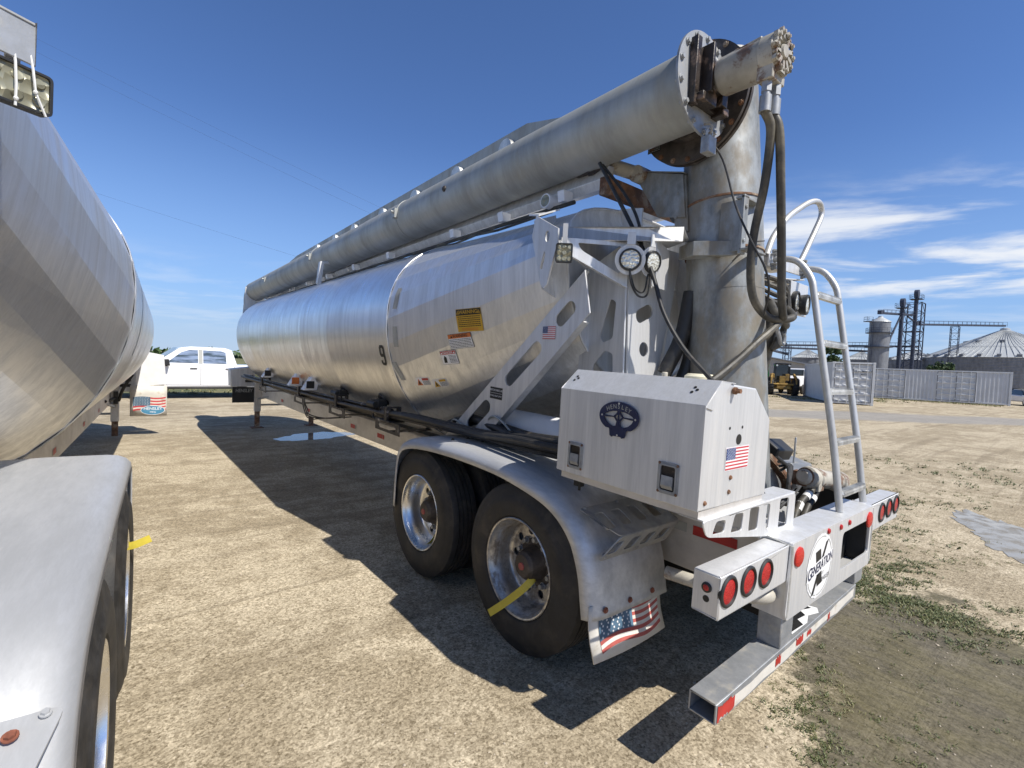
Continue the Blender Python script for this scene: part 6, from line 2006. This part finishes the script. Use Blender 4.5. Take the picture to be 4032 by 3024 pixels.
# ---------------------------------------------------------------- sheds, machines
shed = empty('shed', (66, 27, 0), (0, 0, 0))
tag(shed, 'low tan gabled metal shed behind the yellow loader', 'shed')
s0, s1 = V(-6.5, 9.4, 0), V(-.6, -5.4, 0)      # gable wall runs between these corners
dv = (s1 - s0); Lg = dv.length; dv.normalize(); nv = V(-dv.y, dv.x, 0) * 1.0
if nv.x < 0: nv = -nv
mb = MB()
rib = int(Lg / .3)
row0, row1 = [], []
for i in range(rib + 1):
    t = i / rib
    p = s0 + dv * Lg * t
    z = 2.95 + 1.35 * (1 - abs(2 * t - 1))
    o_ = nv * (-.02 if i % 2 else 0)
    row0.append(p + o_); row1.append(p + o_ + V(0, 0, z))
mb.grid([row0, row1])
for e in (s0, s1): mb.add([e, e + nv * 22, e + nv * 22 + V(0, 0, 2.95), e + V(0, 0, 2.95)], [(0, 1, 2, 3)])
mb.build('wall', 'barn', shed, flat=True, fix=False)
mb = MB()
mid_ = s0 + dv * Lg / 2
for e, sg in ((s0 - dv * .4, 1), (s1 + dv * .4, 1)):
    a, b = e - nv * .4 + V(0, 0, 2.90), mid_ - nv * .4 + V(0, 0, 4.36)
    mb.prism([a, b, b + nv * 23, a + nv * 23], (0, 0, .12))
mb.build('roof', 'barnroof', shed)
MB().prism([s0 + dv * 5 - nv * .05, s0 + dv * 9 - nv * .05, s0 + dv * 9 - nv * .05 + V(0, 0, 2.9), s0 + dv * 5 - nv * .05 + V(0, 0, 2.9)], tuple(nv * .04)).build('door', 'barn', shed)

ws_ = empty('storage_building', (50, 40, 0))
tag(ws_, 'white ribbed metal building glimpsed between the mast and the column', 'building')
mb = MB()
a, b = V(-8, 3, 0), V(5.4, -9, 0)
n_ = 90
r0, r1 = [], []
for i in range(n_ + 1):
    p = a.lerp(b, i / n_); o_ = V(.05, .055, 0) * (i % 2)
    r0.append(p + o_ + V(0, 0, .9)); r1.append(p + o_ + V(0, 0, 4.6))
mb.grid([r0, r1])
mb.build('wall', 'white', ws_, flat=True, fix=False)
mb = MB(); dq = (b - a).normalized(); nq = V(-dq.y, dq.x, 0)
mb.prism([a - nq * .02, b - nq * .02, b - nq * .02 + V(0, 0, .92), a - nq * .02 + V(0, 0, .92)], tuple(nq * .05)); mb.build('base_trim', 'green', ws_)
mb = MB().prism([a - nq * .4 + V(0, 0, 4.55), b - nq * .4 + V(0, 0, 4.55), b + nq * 6 + V(0, 0, 6.2), a + nq * 6 + V(0, 0, 6.2)], (0, 0, .1)); mb.build('roof', 'barnroof', ws_)
mb = MB().prism([a, a + nq * 12, a + nq * 12 + V(0, 0, 4.6), a + nq * 6 + V(0, 0, 6.1), a + V(0, 0, 4.6)], tuple(dq * .05)); mb.build('end_wall', 'white', ws_)


def build_loader(x, y, yaw):
    """front towards -y before turning"""
    root = empty('wheel_loader', (x, y, 0), (0, 0, yaw))
    tag(root, 'yellow wheel loader without a bucket parked by the shed', 'loader')
    for sx in (-1, 1):
        for yy in (0.0, 2.9):
            t = MB().lathe([(0, .35), (.03, .60), (.08, .74), (.16, .78), (.40, .78), (.48, .74), (.53, .60), (.56, .35)], (sx * 1.28, yy, .78), (-sx, 0, 0), 36, close=False)
            for i in range(22):
                a = 2 * math.pi * i / 22
                t.obox((sx * (1.28 - .28), yy + .79 * math.cos(a), .78 + .79 * math.sin(a)), (.24, .05 * math.sin(a), 0), (0, -.03 * math.sin(a), .03 * math.cos(a)), (0, .03 * math.cos(a), .03 * math.sin(a)))
            w = t.build('wheel', 'rubber', root)
            MB().lathe([(.05, .36), (.12, .30), (.14, .12), (.10, .10)], (sx * 1.28, yy, .78), (-sx, 0, 0), 24).build('rim', 'loader', w)
    MB().box(-.75, -.3, .55, .75, .3, .95).box(-.45, .2, .5, .45, 3.2, 1.1).build('chassis', 'loader', root, bevel=.04)
    for sx in (-1, 1):
        MB().prism([(sx * .95, -.45, .75), (sx * .95, -.75, 1.0), (sx * .95, -.65, 1.65), (sx * .80, .2, 2.0), (sx * .80, .45, 1.8), (sx * .9, -.3, 1.4), (sx * .9, -.25, .9)], (sx * .12, 0, 0)).build('lift_arm', 'loader', root, bevel=.02)
        MB().cyl((sx * .6, -.5, .8), (sx * .6, .4, 1.2), .07, n=12).build('lift_cylinder', 'black', root)
    MB().box(-.55, -.8, .62, .55, -.62, .85).cyl((-.95, -.65, 1.0), (.95, -.65, 1.0), .09, n=14).box(-.35, -.7, 1.0, .1, -.5, 1.75).box(.12, -.66, 1.35, .4, -.4, 1.95).build('coupler', 'loader', root, bevel=.02)
    m = MB()
    for sx in (-.62, .62):
        for yy in (.7, 2.0): m.bar((sx, yy, 1.25), (sx * .92, yy + .05, 2.85), .09, .09, (1, 0, 0))
    m.box(-.66, .6, 2.82, .66, 2.15, 2.95).box(-.66, .66, 1.15, .66, 2.1, 1.35)
    cabin = m.build('cab', 'black', root, bevel=.02)
    MB().box(-.57, .72, 1.4, .57, .735, 2.8).box(-.62, .8, 1.4, -.60, 1.95, 2.8).box(.60, .8, 1.4, .62, 1.95, 2.8).build('cab_window', 'glass', cabin)
    MB().prism([(-.7, 2.1, 1.1), (.7, 2.1, 1.1), (.7, 4.2, 1.1), (-.7, 4.2, 1.1)], (0, 0, .85)).build('engine_hood', 'loader', root, bevel=.08)
    MB().box(-1.05, .25, 1.15, -.7, .7, 1.95).box(.72, .3, 1.1, 1.1, .75, 1.6).build('side_tank', 'loader', root, bevel=.03)
    MB().cyl((.45, 2.6, 1.9), (.45, 2.6, 2.7), .06, n=10).build('exhaust', 'black', root)
    for sx in (-.5, .5): MB().lathe([(0, .09), (.05, .09), (.06, .05)], (sx, .62, 2.72), (0, -1, 0), 12).build('headlight', 'lens', root)
    return root


yaw_l = math.atan2(-43.0 - 3.1, 17.6 + .9)
build_loader(44.1, 18.1, R(-62))


def build_tractor(x, y, yaw):
    root = empty('tractor', (x, y, 0), (0, 0, yaw))
    tag(root, 'green tractor half hidden behind the yellow loader', 'tractor')
    MB().prism([(-.4, -1.9, 1.15), (.4, -1.9, 1.15), (.45, .2, 1.15), (-.45, .2, 1.15)], (0, 0, .75)).build('hood', 'green', root, bevel=.08)
    m = MB()
    for sx in (-.7, .7):
        for yy in (.3, 1.6): m.bar((sx, yy, 1.2), (sx * .9, yy, 2.8), .08, .08, (1, 0, 0))
    m.box(-.75, .2, 2.75, .75, 1.75, 2.9); m.build('cab', 'green', root, bevel=.02)
    MB().box(-.62, .35, 1.3, .62, 1.55, 2.74).build('cab_window', 'glass', root)
    for sx, yy, r in ((-1, 1.3, .85), (1, 1.3, .85), (-1, -1.5, .6), (1, -1.5, .6)):
        w = MB().lathe([(0, r * .5), (.03, r * .85), (.1, r), (.38, r), (.45, r * .85), (.48, r * .5)], (sx * 1.1, yy, r), (-sx, 0, 0), 28, close=False).build('wheel', 'rubber', root)
        MB().lathe([(.04, r * .52), (.12, r * .4), (.1, .1)], (sx * 1.1, yy, r), (-sx, 0, 0), 20).build('rim', 'yellow', w)


build_tractor(49.6, 22.6, R(-70))


def build_van_truck(x, y, yaw):
    root = empty('flatbed_truck', (x, y, 0), (0, 0, yaw))
    tag(root, 'white truck with white wheels partly hidden between the loader and the container', 'truck')
    MB().prism([(-1.1, -1.2, .8), (-1.1, -1.25, 1.5), (-1.05, -.8, 1.75), (-1.0, .1, 1.8), (-1.0, .35, 2.55), (-1.0, 1.5, 2.6), (-1.1, 1.6, .8)], (2.1, 0, 0)).build('cab', 'white', root, bevel=.05)
    MB().box(-.95, .02, 1.85, .9, .06, 2.45).build('windscreen', 'glass', root)
    MB().box(-1.2, 1.7, 1.1, 1.2, 6.5, 1.3).box(-1.2, 1.7, 1.3, -1.14, 6.5, 1.9).box(1.14, 1.7, 1.3, 1.2, 6.5, 1.9).build('bed', 'white', root, bevel=.02)
    MB().box(-.5, -1.2, .6, .5, 6.4, .95).build('chassis', 'black', root)
    for sx in (-1, 1):
        for yy in (-.3, 5.0):
            w = MB().lathe([(0, .27), (.03, .44), (.08, .5), (.25, .5), (.3, .44), (.33, .27)], (sx * 1.15, yy, .5), (-sx, 0, 0), 28, close=False).build('wheel', 'rubber', root)
            MB().lathe([(.03, .29), (.06, .24), (.09, .08), (.05, .06)], (sx * 1.15, yy, .5), (-sx, 0, 0), 20).build('rim', 'white', w)


build_van_truck(50.2, 19.6, R(-85))


def small_car(x, y, yaw, mat, label):
    root = empty('parked_car', (x, y, 0), (0, 0, yaw))
    tag(root, label, 'car')
    MB().prism([(-.88, -2.2, .35), (-.88, -2.25, .7), (-.88, -1.0, .92), (-.88, 1.9, .98), (-.88, 2.2, .85), (-.88, 2.2, .35)], (1.76, 0, 0)).build('body', mat, root, bevel=.08, seg=3)
    v = []
    for s in (-1, 1): v += [(s * .80, -1.15, .9), (s * .62, -.35, 1.40), (s * .62, .9, 1.42), (s * .78, 1.7, .95)]
    MB().add(v, [(3, 2, 1, 0), (4, 5, 6, 7)] + [(i, (i + 1) % 4, 4 + (i + 1) % 4, 4 + i) for i in range(4)]).build('cabin', 'glass', root, bevel=.05)
    MB().box(-.60, -.35, 1.40, .60, .9, 1.44).build('roof', mat, root, bevel=.015)
    for sx in (-1, 1):
        for yy in (-1.35, 1.35):
            w = MB().lathe([(0, .2), (.02, .29), (.06, .32), (.2, .32), (.22, .2)], (sx * .89, yy, .32), (-sx, 0, 0), 24, close=False).build('wheel', 'rubber', root)
            MB().lathe([(.02, .21), (.05, .17), (.03, .05)], (sx * .89, yy, .32), (-sx, 0, 0), 16).build('rim', 'alu', w)
        MB().box(sx * .75 - .13, -2.235, .62, sx * .75 + .13, -2.2, .74).build('headlight', 'lens', root, bevel=.01)


small_car(60.8, 3.9, R(-60), 'carwhite', 'white car whose nose shows past the right end of the long container')
small_car(82.4, 6.3, R(-40), 'black', 'dark car parked farther back beside the large bin')


# ---------------------------------------------------------------- trees
def leaf_quad(mb, p, s, rnd):
    d1 = V(rnd.gauss(0, 1), rnd.gauss(0, 1), rnd.gauss(0, 1)).normalized()
    d2 = d1.orthogonal().normalized()
    d2 = Quaternion(d1, rnd.uniform(0, 6.28)) @ d2
    mb.add([p - d1 * s, p + d2 * s * .6, p + d1 * s, p - d2 * s * .6], [(0, 1, 2, 3)])


def tree(x, y, h, r, seed, label, n=1500, ls=.28, trunk=.2, group='trees beside the grain elevator'):
    rnd = random.Random(seed)
    root = empty('leafy_tree', (x, y, 0))
    tag(root, label, 'tree', group)
    t = MB()
    top = V(rnd.uniform(-.1, .1) * h, rnd.uniform(-.1, .1) * h, h * .8)
    t.tube([(0, 0, 0), (top * .35), (top * .7), top], [trunk, trunk * .8, trunk * .5, trunk * .15], 8, smooth=0)
    cl = []
    for i in range(14):
        a = rnd.uniform(0, 6.28); z = h * rnd.uniform(.34, .92)
        k = math.sqrt(max(.05, 1 - ((z / h - .55) / .5) ** 2))
        c = V(math.cos(a) * r * k * rnd.uniform(.3, .85), math.sin(a) * r * k * rnd.uniform(.3, .85), z)
        cl.append((c, r * rnd.uniform(.28, .5)))
        t.tube([top * (.25 + .5 * rnd.random()), c * .6 + V(0, 0, z * .35), c], [trunk * .35, trunk * .22, trunk * .07], 5)
    t.build('trunk', 'bark', root, 50)
    m = MB()
    for i in range(n):
        c, rr = rnd.choice(cl)
        d = V(rnd.gauss(0, 1), rnd.gauss(0, 1), rnd.gauss(0, .8)).normalized() * rr * rnd.uniform(.3, 1.0) ** .5
        leaf_quad(m, c + d, ls * rnd.uniform(.6, 1.3), rnd)
    m.build('crown', 'leaf', root, flat=True, fix=False)


tree(110.8, 36.0, 8.3, 2.2, 2, 'dark leafy tree behind the ladder, left of the tall silo', 1800, .30)
tree(143.5, 23.4, 6.7, 2.0, 4, 'rounded bush-like tree just left of the large bin', 900, .3)
tree(140.6, 24.9, 5.6, 1.7, 5, 'lower bush-like tree between the lattice tower and the large bin', 700, .3)
rnd = random.Random(21)
m = MB()
for i in range(2600):
    x = rnd.uniform(-160, 60); y = 175 + rnd.uniform(-6, 6)
    hh = 1.6 + .8 * math.sin(x * .11) + .6 * math.sin(x * .31 + 1) + .5 * math.sin(x * .83)
    leaf_quad(m, V(x, y, max(.2, rnd.uniform(0, 1) * hh)), rnd.uniform(.6, 1.2), rnd)
tag(m.build('treeline', 'leaf', None, flat=True, fix=False), 'far off line of low trees across the field', 'treeline', None, 'stuff')

# ---------------------------------------------------------------- overhead wires
def wire(a, b, sag, label):
    P = [Vector(a).lerp(Vector(b), i / 24) - V(0, 0, sag * 4 * (i / 24) * (1 - i / 24)) for i in range(25)]
    tag(MB().tube(P, .012, 5).build('overhead_wire', 'steel'), label, 'wire', 'overhead wires crossing the sky')


wire((-24.5, 137, 37.5), (50, 70, 10.4), .6, 'lowest overhead wire, running down to the front of the tank')
wire((-20, 133, 59), (60, 62, 13), .6, 'middle overhead wire, faint against the sky')
wire((-20, 133, 61.5), (60, 62, 14.6), .6, 'topmost overhead wire, faint against the sky')

# ---------------------------------------------------------------- weeds, stones
rnd = random.Random(9)
m = MB()


def tuft(m, x, y, s, n_, rnd):
    for i in range(n_):
        a = rnd.uniform(0, 6.28); l = s * rnd.uniform(.5, 1.2); w = s * .13
        b = V(x + rnd.gauss(0, s * .7), y + rnd.gauss(0, s * .7), 0)
        d = V(math.cos(a), math.sin(a), 0); q = V(-d.y, d.x, 0) * w
        m.add([b - q, b + q, b + d * l * .5 + q * .8 + V(0, 0, l * .5), b + d * l * .5 - q * .8 + V(0, 0, l * .5)], [(0, 1, 2, 3)])
        m.add([b + d * l * .5 - q * .8 + V(0, 0, l * .5), b + d * l * .5 + q * .8 + V(0, 0, l * .5), b + d * l * .95 + V(0, 0, l * .55)], [(0, 1, 2)])


def patch(cx, cy, rx, ry, ang, k, smin, smax, cl=6):
    cs_ = [(rnd.gauss(0, .5), rnd.gauss(0, .5)) for _ in range(cl)]
    for i in range(k):
        c = rnd.choice(cs_)
        u, v = (c[0] + rnd.gauss(0, .22)) * rx, (c[1] + rnd.gauss(0, .22)) * ry
        tuft(m, cx + u * math.cos(ang) - v * math.sin(ang), cy + u * math.sin(ang) + v * math.cos(ang), rnd.uniform(smin, smax), rnd.randint(5, 12), rnd)


patch(3.0, 1.1, 2.0, .9, -.65, 300, .015, .045, 16)
patch(2.3, .55, 1.3, .5, .3, 360, .014, .040, 12)
patch(2.0, .30, .9, .22, -.3, 420, .014, .036, 10)
patch(5.5, 1.4, 2.5, .8, -.65, 380, .018, .055, 14)
patch(1.75, -.20, .75, .22, -.9, 420, .012, .032, 10)
patch(1.5, -.75, .6, .22, -.9, 200, .012, .030, 8)
patch(.1, .12, .4, .12, .5, 120, .009, .022, 8)
patch(-.5, -.15, .35, .25, .5, 140, .008, .022, 8)
patch(.7, -.3, .8, .35, .4, 40, .008, .018, 10)
patch(-.15, -.42, .35, .15, .2, 60, .008, .020, 8)
patch(10, 0.5, 5, 1.4, -.7, 320, .025, .07, 16)
wd_all = m
m = MB()
rs_ = rnd.getstate()
patch(2.6, .75, 1.6, .6, -.5, 260, .010, .028, 14)
patch(1.6, -.30, .8, .3, -.9, 200, .009, .022, 10)
patch(-.1, .08, .5, .2, .5, 90, .008, .018, 8)
patch(5.5, 1.2, 2.5, .8, -.65, 200, .014, .04, 14)
tag(m.build('dry_grass', 'straw', None, flat=True, fix=False), 'dry yellow grass stalks among the weeds by the rear bumper', 'grass', None, 'stuff')
m = wd_all
tag(m.build('weeds', 'weed', None, flat=True, fix=False), 'low green weeds growing in the damp gravel', 'weeds', None, 'stuff')
m = MB()
for i in range(420):
    t = rnd.random()
    x, y = (45.5 + rnd.gauss(0, 2.0), 12.5 + rnd.gauss(0, 1.6)) if t < .35 else ((52.3 + (55.6 - 52.3) * rnd.random() + rnd.gauss(0, .3) - .7, 15 - 10.2 * rnd.random()))
    if t > .86: x, y = 39.5 + rnd.gauss(0, 1), 16 + rnd.gauss(0, 1.3)
    tuft(m, x, y, rnd.uniform(.08, .2), 7, rnd)
for i in range(900):
    x = rnd.uniform(-9, 12); y = 22.5 + rnd.uniform(0, 6)
    tuft(m, x, y, rnd.uniform(.06, .16), 6, rnd)
tag(m.build('rough_grass', 'straw', None, flat=True, fix=False), 'rough grass along the containers and under the pickup', 'grass', None, 'stuff')
m = MB()
for i in range(900):
    rr = rnd.random() ** .6 * 5.5
    a = rnd.uniform(-.25, 1.75)
    x, y = -3.1 + rr * math.sin(a), -.9 + rr * math.cos(a)
    s = rnd.uniform(.003, .007) * (1.5 if rnd.random() < .05 else 1)
    st0 = len(m.v)
    m.ball((x, y, s * .3), s, 6, (rnd.uniform(.8, 1.4), rnd.uniform(.7, 1.2), rnd.uniform(.5, .8)))
tag(m.build('loose_stones', 'stone', None, flat=True, fix=False), 'small loose stones scattered over the gravel', 'stones', None, 'stuff')
